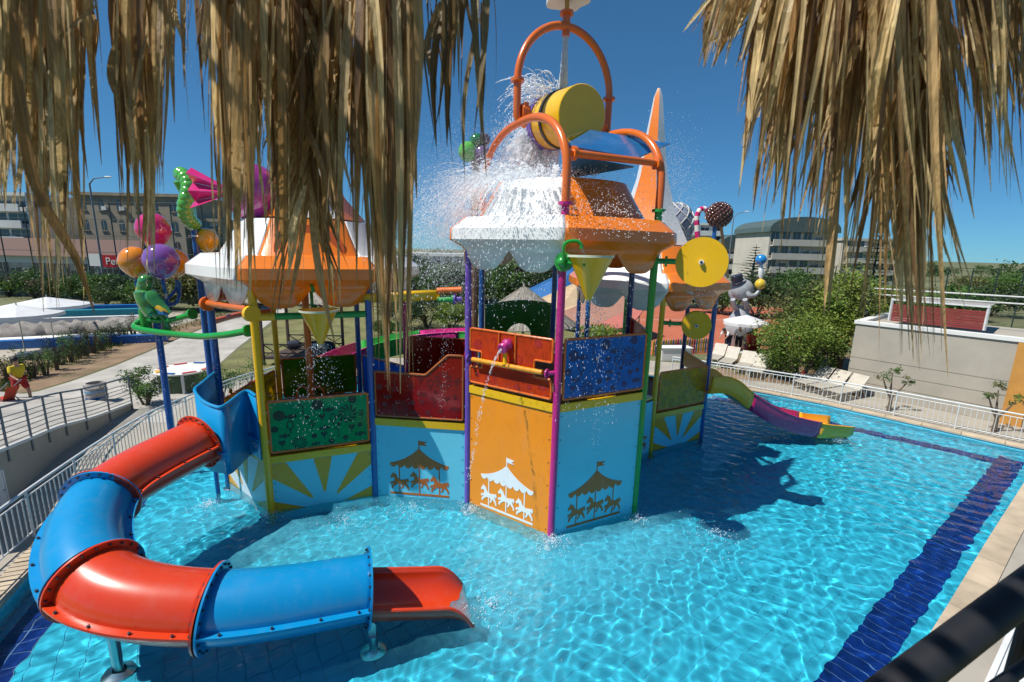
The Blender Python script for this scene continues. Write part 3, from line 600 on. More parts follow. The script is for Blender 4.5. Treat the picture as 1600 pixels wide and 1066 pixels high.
for k in range(0, 33):
    a = pi * k / 32; pts.append(ca - ax * (hw * math.cos(a)) + ZU * (zl1 - zap + (ztop - zl1) * math.sin(a)))
pts += [P2 + ZU * .14 + ax * .06, P2 + ZU * .03, P2 - ax * .16 - ZU * .02]
b = MB(); b.tube(pts, .082, 14); ho = b.build('hoop', ORANGEP, ba)
for s in (-1, 1): f = MB(); flange(f, ca + ax * (s * hw) + ZU * (zl1 - zap), ZU, .145); f.build('flange', ORANGEP, ho)
# fill pipe at the crown
zt0, zt1 = A(884, 57, CC[1]).z, A(884, -12, CC[1]).z; ct = Vector((CC[0], CC[1], 0)); ct.x = A(884, 57, CC[1]).x
b = MB(); b.cyl(ct + ZU * zt0, ct + ZU * (ztop + .28), .085, 14); fp = b.build('fill_pipe', ORANGEP, ba)
f = MB(); flange(f, ct + ZU * (ztop + .26), ZU, .15); f.build('flange', ORANGEP, fp)
f = MB(); f.cyl(ct + ZU * (ztop + .28), ct + ZU * (ztop + .62), .05, 10); f.build('brass_stem', mat('brass', (.45, .30, .10), .4, metal=.6), fp)
b = MB(); sh = []
for k in range(30):
    a = 2 * pi * k / 30; r = .46 + .05 * math.cos(5 * a); sh.append((r * math.cos(a), r * math.sin(a)))
b.prism(sh, ct + ZU * (ztop + .50), (1, 0, 0), (0, 1, 0), 0, .16); b.build('cap_ornament', WHITE, ba, 30)['label'] = 'white wavy edged cap above the fill pipe'
b = MB(); b.prism([(x * .8, y * .8) for x, y in sh], ct + ZU * (ztop + .662), (1, 0, 0), (0, 1, 0), 0, .14); b.build('cap_crown', NAVYP, ba, 30)
# bucket: axis of the drum is square to the pivot, mouth tipped back and down
piv = ca + ZU * (A(886, 187, CC[1]).z - ca.z); hor = Vector((-ax.y, ax.x, 0)).normalized(); mdir = (hor * .995 + ZU * .10).normalized()
Mb = Matrix((ax, mdir.cross(ax), mdir)).transposed()
b = MB(); b.lathe([(0, -.72), (.585, -.72), (.60, -.705), (.60, .72), (.57, .72), (.57, -.66), (0, -.66)], 40, piv, Mb); bk = b.build('bucket_drum', YELLOW, ba, 40)
b = MB(); b.lathe([(.605, .02), (.625, .02), (.625, .12), (.605, .12)], 40, piv, Mb); b.build('steel_band', DARKSTEEL, bk)
b = MB(); b.lathe([(.603, .50), (.618, .50), (.618, .735), (.56, .735)], 40, piv, Mb); b.build('purple_rim', PURPLE, bk)
for s in (-1, 1):
    b = MB(); b.cyl(piv + ax * (s * .58) + mdir * .07, piv + ax * (s * 1.02), .03, 10); b.build('axle', DARKSTEEL, ba)
    q = piv + ax * (s * 1.03); b = MB(); b.box(q, (.10, .24, .36), math.atan2(ax.y, ax.x)); b.cyl(q - ax * .09, q + ax * .09, .15, 16); b.cyl(q - ZU * .12, Vector((q.x, q.y, zap - .02)), .085, 10); b.build('bearing_block', ORANGEP, ba)
# deflector boards and their carrying bar
BLUEB = plastic('blue_deflector_board', (.02, .14, .36), wear=((.10, .25, .5), .5, 1.3))
c1, c2, c3, c4 = A(881, 229, 8.95), A(994, 249, 9.85), A(1046, 226, 11.4), A(922, 205, 10.45)
def slab4(p, t, name, m, parent):
    nn = (p[1] - p[0]).cross(p[3] - p[0]).normalized() * t; b = MB(); b.add(list(p) + [q + nn for q in p], [(3, 2, 1, 0), (4, 5, 6, 7), (0, 1, 5, 4), (1, 2, 6, 5), (2, 3, 7, 6), (3, 0, 4, 7)]); return b.build(name, m, parent, 0)
slab4([c1, c2, c3, c4], .03, 'deflector_board', BLUEB, ba); 
d1, d2 = A(889, 244, 9.1), A(990, 262, 9.95); slab4([d1, d2, A(978, 262, 11.0), A(890, 279, 10.2)], .03, 'deflector_board', BLUEB, ba)
m1, m2 = Vector((HC[0].x, HC[0].y + .12, A(884, 238, 8.9).z)), Vector((HC[1].x, HC[1].y + .1, A(1010, 255, 9.9).z))
b = MB(); b.cyl(m1, m2, .07, 14); cb = b.build('carrying_bar', ORANGEP, ba)
for t in (.06, .94): f = MB(); flange(f, lerp(m1, m2, t), m2 - m1, .13, .035); f.build('clamp', ORANGEP, cb)
# ------------------------------------------------------------------ cone buckets, wheels
def cone_bucket(label, top, r, h, postxy, arm, mcone=YELLOW, hubpx=False):
    t = thing('cone_bucket', label, 'water bucket', (top.x, top.y, top.z - h), 'yellow cone buckets hung on the towers')
    b = MB(); b.lathe([(.05, -h), (r, 0), (r + .015, .0), (r + .015, .03), (r - .01, .03), (.04, -h + .03)], 32, top); c = b.build('cone', mcone, t, 50)
    b = MB(); b.lathe([(r + .012, -.005), (r + .025, -.005), (r + .025, .035), (r + .012, .035)], 32, top); b.build('rim_band', mat('pale_rim', (.6, .66, .5), .4), c)
    p = Vector((*postxy, top.z - .10)); q = top + V(0, 0, -.12) + (Vector((p.x, p.y, 0)) - Vector((top.x, top.y, 0))).normalized() * (r * .1)
    d = (Vector((top.x, top.y, 0)) - Vector((p.x, p.y, 0))).normalized(); sd = d.cross(ZU)
    b = MB(); b.ball(p + sd * .12, .1, 14, 8); b.cyl(p + sd * .02, p + sd * .1, .17, 18); hb = b.build('hub', arm, t)
    for s in (-1, 1) if mcone is not YELLOW else (1,): b = MB(); b.cyl(p + sd * (.12) + d * .08, top + V(0, 0, -.12) + sd * (r * .82) * 1.0 + d * .05, .035, 10); b.build('swing_arm', arm, t)
    if hubpx: MB().cyl(p + V(0, .5, 0), p, .05, 10).build('hub_pin', arm, t)
    pts = spline([A(882, 408, 8.2), A(881, 394, 8.15), A(882, 383, 8.12), A(888, 378, 8.12), A(900, 377, 8.12), A(907, 381, 8.12), A(909, 389, 8.12)], 5) if hubpx else spline([p + sd * .12 + ZU * .08, p + sd * .12 + ZU * .45, p + sd * .12 + ZU * .60 + d * .08, p + sd * .12 + ZU * .64 + d * .28, p + sd * .1 + ZU * .62 + d * .48, p + sd * .08 + ZU * .50 + d * .56], 6)
    b = MB(); b.tube(pts, .035, 10); b.build('filler_spout', arm, t); return t
cone_bucket('yellow cone bucket with green arm on the magenta post', A(923, 402, 8.12), .385, .75, HC[0] + Vector((0, -.42)), GREENP, hubpx=True)
q = A(498, 486, 9.55); cone_bucket('yellow cone bucket on the green bar of the tower behind the thatch', q, .37, .72, (HL[0] + HL[1]) / 2 + Vector((.02, .2)), GREENP)
def wheel(label, c, r, nrm, m, shaft_to, group='yellow water wheels'):
    t = thing('water_mill', label, 'water wheel', (c.x, c.y, c.z - r), group); z = Vector(nrm).normalized(); x = z.orthogonal().normalized(); M = Matrix((x, z.cross(x), z)).transposed()
    b = MB(); b.lathe([(0, .10), (r, .10), (r, .085), (0, .085)], 44, c, M); b.build('disc', m, t, 40)
    b = MB(); b.lathe([(0, -.10), (r, -.10), (r, -.085), (0, -.085)], 44, c, M); b.build('disc', m, t, 40)
    for k in range(10):
        a = 2 * pi * k / 10; d = M @ Vector((math.cos(a), math.sin(a), 0)); b = MB(); b.beam(c + d * .1, c + d * (r * .97), .17, .015, d.cross(z)); b.build('paddle', m, t, 0)
    b = MB(); b.cyl(c + z * .09, c + z * .16, .05, 14); b.build('hub_cap', WHITE, t); b = MB(); b.cyl(c + z * .16, c + z * .185, .028, 8); b.build('hub_bolt', DARKSTEEL, t)
    b = MB(); b.cyl(c - z * .16, c - z * .05, .05, 10); b.tube([c - z * .16, c - z * .17 + (Vector(shaft_to) - c) * .08, lerp(c, Vector(shaft_to), .6), Vector(shaft_to)], .06, 12); sh_ = b.build('shaft', GREENP, t)
    f = MB(); flange(f, lerp(c, Vector(shaft_to), .75), Vector(shaft_to) - c, .11, .025); f.build('flange', GREENP, sh_); return t
cw = A(1096, 410, 9.55); wheel('large yellow water wheel on the green post of the bucket tower', cw, .505, V(-.42, -1, .02), YELLOW, V(HC[1].x, HC[1].y, cw.z))
cw = A(1088, 508, 12.9); wheel('smaller yellow water wheel beside the blue post of the rear tower', cw, .40, V(-.35, -1, -.05), YELLOW, V(HR[0].x, HR[0].y, cw.z))
# ------------------------------------------------------------------ tube slide
ts = thing('tube_slide', 'closed red and blue tube slide curling down into the pool with open red end', 'tube slide', (*HL[5], 0))
KP = [G(312, 690, 1.92), G(160, 780, 1.60), G(150, 905, 1.22), G(333, 948, .90), G(577, 917, .68)]
nb = Vector((KP[0] - Vector((*((HL[5] + HL[0]) / 2), KP[0].z)))).normalized()
path = spline([KP[0] - nb * .5] + KP + [KP[4] + (KP[4] - KP[3]).normalized() * .6 + V(0, .08, 0)], 16)[16:-16]
RT = .49
def tube_part(pts, m, parent):
    b = MB(); b.tube(pts, RT, 40, caps=False); o = b.build('tube_section', m, parent, 60); md = o.modifiers.new('thickness', 'SOLIDIFY'); md.thickness = .02; md.offset = -1
    for e, s in ((0, 1), (-1, -1)):
        d = (pts[1] - pts[0] if e == 0 else pts[-1] - pts[-2]).normalized(); x = d.orthogonal().normalized(); M = Matrix((x, d.cross(x), d)).transposed(); p = pts[e] + d * (.004 * s)
        f = MB(); f.lathe([(RT - .01, 0), (RT + .11, 0), (RT + .11, .028 * s), (RT - .01, .028 * s)], 44, p, M); f.build('end_flange', m, o, 30)
        bt = MB()
        for k in range(22):
            a = 2 * pi * k / 22; c = p + M @ Vector(((RT + .065) * math.cos(a), (RT + .065) * math.sin(a), 0)); bt.cyl(c - d * .01, c + d * (.055 * s), .019, 6)
        stuff(bt.build('flange_bolts', DARKSTEEL, o, 0))
    for sgn in (-1, 1):
        vs = []; fs = []; bt = MB()
        for i, p in enumerate(pts):
            d = (pts[min(i + 1, len(pts) - 1)] - pts[max(i - 1, 0)]).normalized(); sd = d.cross(ZU).normalized() * sgn; up = sd.cross(d) * sgn
            for w, h in ((RT - .01, -.018), (RT + .10, -.018), (RT + .10, .018), (RT - .01, .018)): vs.append(p + sd * w + up * h)
            if i % 4 == 2: c = p + sd * (RT + .06) + up * .018; bt.cyl(c, c + up * .03, .02, 6)
        for i in range(len(pts) - 1):
            for k in range(4): a = i * 4; fs.append((a + k, a + (k + 1) % 4, a + 4 + (k + 1) % 4, a + 4 + k) if sgn > 0 else (a + 4 + k, a + 4 + (k + 1) % 4, a + (k + 1) % 4, a + k))
        b = MB(); b.add(vs, fs); b.build('seam_flange', m, o, 30); stuff(bt.build('seam_bolts', DARKSTEEL, o, 0))
    return o
for k, m in enumerate((TUBERED, TUBEBLUE, TUBERED, TUBEBLUE)): tube_part(path[16 * k:16 * k + 17], m, ts)
# open end flume
e0 = path[-1]; e1 = G(728, 905, .50); dd = (e1 - e0); dd.z = 0; LF = dd.length + .1; dd.normalize(); sd = dd.cross(ZU).normalized(); vs = []; NS, NA = 26, 18
for i in range(NS + 1):
    t = i / NS; s_ = t * LF - .05; cz = lerp(e0.z - .02, .36, t ** .9); cut = 0 if t < .72 else ((t - .72) / .28) ** 2
    for k in range(NA + 1):
        a = pi + pi * k / NA; top = 1 - .93 * cut; x = math.cos(a) * (RT - .02) * (1 + .05 * t); z = math.sin(a) * (RT - .04); z = max(z, -(RT - .04)); hgt = (z + RT - .04) * top - (RT - .04)
        sx = .02 if t > .86 else 0
        vs.append(e0 + dd * (s_ + .10 * t * abs(math.cos(a)) * 0) + sd * x + ZU * (cz - e0.z + hgt))
w = NA + 1; b = MB(); b.add(vs, [(i * w + k, i * w + k + 1, (i + 1) * w + k + 1, (i + 1) * w + k) for i in range(NS) for k in range(NA)]); fl = b.build('open_flume', TUBERED, ts, 50, True)
md = fl.modifiers.new('thickness', 'SOLIDIFY'); md.thickness = .03; md.offset = 1
for k in (0, NA):
    b = MB(); b.tube([vs[i * w + k] for i in range(NS + 1)], .03, 8); b.build('rolled_lip', TUBERED, fl)
# slide start box: one curved wall from post to post, carrying the tube
lo_, lu, LL, ln_ = frame(HL[5], HL[0]); d0 = (path[1] - path[0]); d0.z = 0; d0.normalize(); x0 = d0.cross(ZU).normalized(); P0 = Vector((path[0].x, path[0].y, 0))
pl = [Vector((*HL[5], 0)) + ln_ * .05 + lu * .06, P0 - lu * .72 - d0 * .45, P0 - lu * .55 - d0 * .22, P0 - d0 * .14, P0 + lu * .50 - d0 * .20, P0 + lu * .70 - d0 * .36, Vector((*HL[0], 0)) - lu * .55 + ln_ * .10, Vector((*HL[0], 0)) - lu * .08 + ln_ * .07]
pl = spline(pl, 5); b = MB(); m_ = len(pl); zz = []
for i_, p in enumerate(pl):
    t_ = i_ / (m_ - 1); lowz = 1.27 if t_ > .62 else 1.30 - .08 * math.sin(pi * t_ / .62); zz.append((lowz, 2.92 - .16 * min(1, t_ * 1.6) + .03 * math.sin(t_ * 9)))
for p, (za, zb2) in zip(pl, zz): b.v += [(p.x, p.y, za), (p.x, p.y, lerp(za, zb2, .34)), (p.x, p.y, zb2)]
for i_ in range(m_ - 1): b.f += [(3 * i_, 3 * i_ + 3, 3 * i_ + 4, 3 * i_ + 1), (3 * i_ + 1, 3 * i_ + 4, 3 * i_ + 5, 3 * i_ + 2)]
bx_ = b.build('start_box', TUBEBLUE, ts, 60); md = bx_.modifiers.new('thickness', 'SOLIDIFY'); md.thickness = .03; md.offset = 0
MB().tube([V(p.x, p.y, z_[1]) for p, z_ in zip(pl, zz)], .035, 8).build('rolled_lip', TUBEBLUE, bx_)
b = MB(); vs = []
for p, z_ in zip(pl, zz): vs += [V(p.x, p.y, z_[0] + .50) + d0 * .012, V(p.x, p.y, z_[0] + .50) + d0 * .085 + ZU * .01]
b.add(vs, [(2 * i_, 2 * i_ + 1, 2 * i_ + 3, 2 * i_ + 2) for i_ in range(m_ * 6 // 10, m_ - 1)]); so = b.build('joint_flange', TUBEBLUE, bx_, 0); md = so.modifiers.new('thickness', 'SOLIDIFY'); md.thickness = .02
b = MB(); qa, qb = pl[-5], pl[-2]; lu2 = (qb - qa).normalized(); ln2 = lu2.cross(ZU)
for row, n_l in enumerate((7, 4)):
    for k in range(n_l):
        if row == 0 and k == 4: continue
        b.prism([(0, 0), (.032, 0), (.032, .045), (.012, .045), (.012, .02), (0, .02)], qa + lu2 * (.06 + .045 * k + row * .06) + ZU * (1.58 - .07 * row), lu2, ZU, .02, .024)
stuff(b.build('notice_print', WHITEPR, bx_, 0))
b = MB(); q = G(341, 770, 0); b.cyl((q.x, q.y, -.5), (q.x, q.y, 1.3), .05, 10); b.build('support_leg', BLUEP, ts, receiver=True)
b = MB()
for row, (n_l, y) in enumerate(((7, 0), (4, -.06))):
    for k in range(n_l):
        if row == 0 and k == 4: continue
        b.box(lo_ + lu * (LL - .62 + .05 * k + row * .07) + ZU * (zl + .10 + y) + ln_ * .145, (.035, .008, .04), math.atan2(lu.y, lu.x))
# steel support below the last flange
q = G(590, 1040, FZ); q = Vector((q.x - .1, q.y - .05, FZ)); tp = path[-1] - ZU * (RT + .05)
q = Vector((tp.x + .1, tp.y - .22, FZ)); b = MB(); b.cyl(q, q + ZU * .52, .075, 14); b.lathe([(0, 0), (.2, 0), (.2, .04), (.12, .12), (.075, .14)], 18, q); sp = b.build('support_leg', STEEL, ts, receiver=True)
b = MB(); b.prism([(-.06, 0), (.06, 0), (.06, .24), (.03, .27), (-.03, .27), (-.06, .24)], q + ZU * .5 + V(0, -.02, 0), (1, 0, 0), (0, 0, 1), -.012, .012); b.build('support_lug', STEEL, sp, 0)
q = path[18] - ZU * 0; 
for kx in (34,):
    q = path[kx]; b = MB(); b.cyl((q.x, q.y, FZ), (q.x, q.y, q.z - RT), .07, 12); b.lathe([(0, 0), (.2, 0), (.2, .04), (.1, .1)], 16, (q.x, q.y, FZ)); b.build('support_leg', STEEL, ts, receiver=True)
# ------------------------------------------------------------------ small flume slide on the right
fs_ = thing('flume_slide', 'open yellow and magenta flume slide running from the rear tower into the pool', 'slide', (6.5, 14.3, 0))
FP = spline([A(1098, 610, 14.3), A(1128, 611, 14.35), A(1160, 634, 14.5), A(1212, 664, 14.6), A(1262, 677, 14.75), A(1312, 682, 14.9)], 8); FP = [Vector((p.x, p.y, max(p.z, .04))) for p in FP]
def uflume(pts, wd, h0, m, parent, name, hs=None):
    vs = []; prof = [(-1.08, 1.0), (-1.0, 1.0), (-.93, .35), (-.7, .03), (0, 0), (.7, .03), (.93, .35), (1.0, 1.0), (1.08, 1.0)]; k = len(prof)
    for i, p in enumerate(pts):
        d = (pts[min(i + 1, len(pts) - 1)] - pts[max(i - 1, 0)]); d.z = 0; d.normalize(); s = d.cross(ZU); h = hs(i) if hs else h0
        for x, z in prof: vs.append(p + s * (x * wd / 2) + ZU * (z * h))
    b = MB(); b.add(vs, [(i * k + j, i * k + j + 1, (i + 1) * k + j + 1, (i + 1) * k + j) for i in range(len(pts) - 1) for j in range(k - 1)]); o = b.build(name, m, parent, 45, True); md = o.modifiers.new('thickness', 'SOLIDIFY'); md.thickness = .03; return o
uflume(FP[:17], 1.0, .60, SLYEL, fs_, 'flume_section'); uflume(FP[16:33], 1.0, .60, SLMAG, fs_, 'flume_section'); uflume(FP[32:], 1.0, .40, SLYEL, fs_, 'flume_section', lambda i: .58 - .018 * i)
# ------------------------------------------------------------------ green and pink flume slide behind
bs = thing('flume_slide', 'green and pink open flume slide winding down behind the bridge', 'slide', (-1, 14, 0))
BP = spline([V(-.1, 13.0, 2.95), V(-1.4, 14.9, 2.75), V(-3.4, 15.7, 2.45), V(-5.1, 15.3, 2.1), V(-6.0, 14.2, 1.7), V(-5.6, 13.6, 1.3)], 8)
for k in range(5): uflume(BP[8 * k:8 * k + 9], 1.0, .62, (SLGREEN, SLPINK)[k % 2], bs, 'flume_section')
for k in (12, 26): b = MB(); b.cyl((BP[k].x, BP[k].y, -.5), BP[k], .07, 10); b.build('support_leg', BLUEP, bs)
# ------------------------------------------------------------------ yellow water trough between the towers
tt = thing('water_trough', 'yellow spilling water trough with orange and green pipe ends by the purple post', 'water trough', (-1.2, 10.2, 4.8))
q0, q1 = A(722, 456, 10.15), A(560, 462, 10.4); vs = []; dd = (q1 - q0).normalized(); sd = dd.cross(ZU).normalized()
for p in (q0 + dd * .55, q1):
    for k in range(13): a = pi + pi * k / 12; vs.append(p + sd * (.17 * math.cos(a)) + ZU * (.20 * math.sin(a) + .05))
b = MB(); b.add(vs, [(k, k + 1, 14 + k, 13 + k) for k in range(12)]); o = b.build('trough', YELLOW, tt, 60); md = o.modifiers.new('thickness', 'SOLIDIFY'); md.thickness = .02
b = MB(); b.cyl(q0 + ZU * .04, q0 + dd * .56 + ZU * .04, .075, 12); b.build('pipe', ORANGEP, tt)
b = MB(); b.cyl(q0 - ZU * .16 + dd * .18, q0 + dd * .55 - ZU * .16, .065, 12); flange(b, q0 - ZU * .16 + dd * .2, dd, .11, .02); b.build('pipe', GREENP, tt)
b = MB(); b.cyl(q0 - ZU * .16 - dd * .0, q0 - ZU * .16 + dd * .18, .06, 12); flange(b, q0 - ZU * .16 + dd * .16, dd, .12, .02); b.build('pipe', PURPLE, tt)
# ------------------------------------------------------------------ ground sheets round the pool
sheet('path', gp((0, 700), (0, 622), (60, 612), (110, 597), (180, 572), (240, 547), (330, 508), (400, 482), (452, 464), (478, 464), (424, 503), (372, 543), (330, 580), (300, 620), (262, 660), (180, 662), (80, 690)), .108, CONC)
sheet('garden_bed', gp((-60, 625), (0, 620), (60, 610), (110, 595), (180, 570), (240, 545), (330, 506), (400, 480), (330, 494), (240, 521), (160, 534), (90, 546), (0, 566), (-60, 575)), .112, SOIL)
sheet('paved_terrace', gp((-200, 575), (0, 566), (90, 545), (160, 533), (240, 520), (330, 493), (260, 484), (120, 486), (-200, 500)), .107, DECK)
sheet('lawn', gp((480, 470), (430, 505), (376, 545), (335, 580), (420, 590), (600, 560), (800, 556), (1000, 556), (1000, 490), (800, 480), (600, 470)), .110, LAWN)
sheet('clay_court', gp((960, 556), (1110, 553), (1330, 540), (1330, 482), (1000, 478), (900, 500)), .113, COURT)
sheet('shrub_bed', gp((1100, 586), (1160, 556), (1400, 552), (1400, 620), (1330, 618), (1240, 602)), .116, SOIL)
for k, (p, q) in enumerate((((1010, 545), (1210, 532)), ((990, 500), (1230, 500)), ((1200, 484), (1320, 540)))):
    a_, b_ = G(*p, .118), G(*q, .118); mb = MB(); mb.beam(a_, b_, .08, .004); struct('court_line', mb, LINEW)
sheet('road', [(-140, 62), (-8, 74), (60, 84), (60, 92), (-8, 82), (-140, 70)], .112, ASPH)
# ------------------------------------------------------------------ ramp, retaining wall and its railing
WB = [(0, 800, 714), (60, 742, 686), (100, 706, 668), (150, 675, 653), (207, 640, 631)]
base = [G(x, y, .1) for x, y, t in WB]; tops = [A(x, t, G(x, y, .1).y).z for x, y, t in WB]
base = [base[0] * 2 - base[1]] + base; tops = [tops[0] * 2 - tops[1]] + tops
base = spline(base, 5); tops = [p.z for p in spline([V(0, i, t) for i, t in enumerate(tops)], 5)]
rw = thing('retaining_wall', 'curved cream retaining wall of the ramp at the pool side with small white service door', 'wall', (base[8].x, base[8].y, .1))
mb = MB()
for i in range(len(base) - 1):
    a_, b_ = base[i], base[i + 1]; d = (b_ - a_); d.z = 0; s = Vector((-d.y, d.x, 0)).normalized() * .25
    mb.add([(a_.x, a_.y, .05), (b_.x, b_.y, .05), (b_.x, b_.y, tops[i + 1]), (a_.x, a_.y, tops[i]), (a_.x + s.x, a_.y + s.y, tops[i]), (b_.x + s.x, b_.y + s.y, tops[i + 1])], [(0, 1, 2, 3), (3, 2, 5, 4)])
mb.build('wall_face', STUCCO, rw, 30)
mb = MB(); mb.tube([V(p.x, p.y, t + .02) for p, t in zip(base, tops)], .05, 6); mb.build('white_edge', RENDERW, rw)
mb = MB(); vs = []
for p, t in zip(base, tops): vs += [(p.x - .02, p.y, t + .003), (p.x - 9, p.y + 1.5, t + .003)]
mb.add(vs, [(2 * i, 2 * i + 2, 2 * i + 3, 2 * i + 1) for i in range(len(base) - 1)]); struct('ramp', mb, CONC, 30)
d0_, d1_ = base[5], base[6]; dv = (base[6] - base[4]).normalized(); nv = Vector((dv.y, -dv.x, 0)); dc = lerp(base[4], base[5], .7)
mb = MB(); mb.prism([(-.36, 0), (.36, 0), (.36, .78), (-.36, .78)], dc + nv * .02 + ZU * .02, dv, ZU, -.03, .03); dr = mb.build('service_door', RENDERW, rw, 0)
for p_, q_ in (((-.40, .0), (-.40, .82)), ((.40, 0), (.40, .82)), ((-.40, .82), (.40, .82))):
    mb = MB(); mb.beam(dc + nv * .03 + dv * p_[0] + ZU * (p_[1] + .02), dc + nv * .03 + dv * q_[0] + ZU * (q_[1] + .02), .06, .05, nv); mb.build('door_frame', RENDERW, dr, 0)
mb = MB(); mb.cyl(dc + nv * .03 + dv * .28 + ZU * .42, dc + nv * .10 + dv * .28 + ZU * .42, .02, 8); mb.build('door_handle', STEEL, dr)
rr_ = thing('ramp_railing', 'grey railing with seven thin horizontal bars along the ramp edge', 'railing', (base[12].x, base[12].y, tops[12]))
idx_ = list(range(0, len(base))); 
for h, r in [(.98, .028)] + [(.12 + .125 * k, .012) for k in range(6)]:
    mb = MB(); mb.tube([V(base[i].x, base[i].y, tops[i] + h) for i in idx_] + ([V(base[-1].x + .25, base[-1].y + .3, tops[-1] + h * .35)] if h > .5 else []), r, 8); mb.build('rail_bar' if r < .02 else 'hand_rail', RAILG, rr_)
for i in (4, 7, 10, 13, 16, 19, 22, len(base) - 1):
    if i < len(base): mb = MB(); mb.cyl((base[i].x + .03, base[i].y - .02, tops[i] - .3), (base[i].x + .03, base[i].y - .02, tops[i] + .97), .026, 8); mb.build('rail_post', RAILG, rr_)
# ------------------------------------------------------------------ pool railings with upright bars
def railing(name, label, pts, h, gap, m, z0=.12):
    P = spline([V(x, y, z0) for x, y in pts], 8); t = thing(name, label, 'railing', P[len(P) // 2], 'white pool railings')
    for z, r in ((h, .03), (h - .12, .016), (.10, .018)): MB().tube([p + ZU * z for p in P], r, 8).build('hand_rail' if r > .02 else 'cross_rail', m, t)
    bar = bpy.data.meshes.new('upright_bar'); b = MB(); b.cyl((0, 0, .10), (0, 0, h - .12), .011, 6); bar.from_pydata(b.v, [], b.f); bar.materials.append(m)
    pst = bpy.data.meshes.new('rail_post'); b = MB(); b.cyl((0, 0, -.02), (0, 0, h), .024, 8); pst.from_pydata(b.v, [], b.f); pst.materials.append(m)
    acc = 0; k = 0
    for i in range(len(P) - 1):
        L = (P[i + 1] - P[i]).length
        while acc < L:
            q = lerp(P[i], P[i + 1], acc / L); place(None, 'rail_post' if k % 11 == 0 else 'upright_bar', pst if k % 11 == 0 else bar, t, q); acc += gap; k += 1
        acc -= L
    return t
railing('pool_railing', 'white barred railing running past the tube slide beside the ramp', [(-8.55, 5.4), (-9.2, 7.1), (-9.87, 9.29), (-10.35, 11.3), (-10.55, 13.6), (-9.9, 17.4), (-7.2, 21.2)], .98, .135, RAILW)
railing('pool_railing', 'white barred railing along the pool side in front of the sun loungers', [(7.9, 21.75), (9.9, 20.45), (13.25, 17.96), (15.5, 15.8), (18.1, 13.1)], .93, .155, RAILW)
# ------------------------------------------------------------------ leaves
def rnd(a, b): return random.uniform(a, b)
def leaves(mb, c, rad, n, size, pal, clumps=14, shell=.55):
    c = Vector(c); cl = []
    for _ in range(clumps):
        v = Vector((random.gauss(0, 1), random.gauss(0, 1), random.gauss(0, 1))).normalized() * rnd(shell, 1.0); cl.append((Vector((v.x * rad[0], v.y * rad[1], v.z * rad[2])), rnd(.22, .42), random.choice(pal), rnd(.75, 1.25)))
    for _ in range(n):
        o, s, col, tn = random.choice(cl); g = Vector((random.gauss(0, s * .6), random.gauss(0, s * .6), random.gauss(0, s * .6)))
        p = c + o * .86 + Vector((g.x * rad[0], g.y * rad[1], g.z * rad[2]))
        a = Vector((rnd(-1, 1), rnd(-1, 1), rnd(-.6, .9))).normalized(); b_ = a.cross(Vector((rnd(-1, 1), rnd(-1, 1), rnd(-1, 1)))).normalized(); L = size * rnd(.6, 1.4); w = L * rnd(.35, .55); k = tn * rnd(.8, 1.2)
        mb.tone = (col[0] * k, col[1] * k, col[2] * k, 1); mb.add([p, p + a * L * .5 + b_ * w * .5, p + a * L, p + a * L * .5 - b_ * w * .5], [(0, 1, 2, 3)])
GR = [(.075, .15, .03), (.10, .19, .04), (.055, .12, .026)]; YG = [(.20, .28, .04), (.26, .33, .055), (.14, .22, .04)]; DG = [(.04, .075, .025), (.055, .095, .03), (.03, .06, .022)]; OL = [(.14, .155, .045), (.18, .17, .06), (.10, .125, .04)]; PK = [(.16, .10, .09), (.06, .08, .03), (.05, .09, .025)]; RD = [(.20, .085, .03), (.10, .10, .03), (.06, .09, .03)]
def shrub(label, p, rx, h, n, size, pal, name='shrub', group=None, cat='shrub', ry=None, stem=.25, clumps=14):
    p = Vector((p.x, p.y, .1)); t = thing(name, label, cat, p, group); mb = MB(); leaves(mb, p + ZU * (h * (.5 + stem / 2)), (rx, ry or rx, h * (.5 - stem / 4)), n, size, pal, clumps); c = mb.build('crown', LEAFM, t, 0)
    b = MB()
    for k in range(5):
        a = rnd(0, 6.28); b.tube([p + V(math.cos(a) * .05, math.sin(a) * .05, -.05), p + V(math.cos(a) * rx * .3, math.sin(a) * rx * .3, h * .35), p + V(math.cos(a) * rx * .6, math.sin(a) * rx * .6, h * .7)], [.03 * h + .01, .02 * h + .006, .006], 5)
    stuff(b.build('stems', BARK, t)); return t
def tree(label, p, rx, h, n, size, pal, name='broadleaf_tree', group=None, tr=.14, low=.3, z0=.1):
    p = Vector((p.x, p.y, z0)); t = thing(name, label, 'tree', p, group); mb = MB(); leaves(mb, p + ZU * (h * (low + (1 - low) / 2)), (rx, rx, h * (1 - low) / 2), n, size, pal, 22); mb.build('crown', LEAFM, t, 0)
    b = MB(); b.tube([p - ZU * .1, p + V(.05, 0, h * .3), p + V(-.05, .05, h * .6), p + V(0, 0, h * .85)], [tr, tr * .8, tr * .5, tr * .2], 8)
    for k in range(6):
        a = k * 1.05 + rnd(-.2, .2); z = h * rnd(.35, .6); b.tube([p + ZU * z, p + V(math.cos(a) * rx * .35, math.sin(a) * rx * .35, z + h * .13), p + V(math.cos(a) * rx * .75, math.sin(a) * rx * .75, z + h * .2)], [tr * .5, tr * .3, tr * .08], 6)
    b.build('trunk', BARK, t); return t
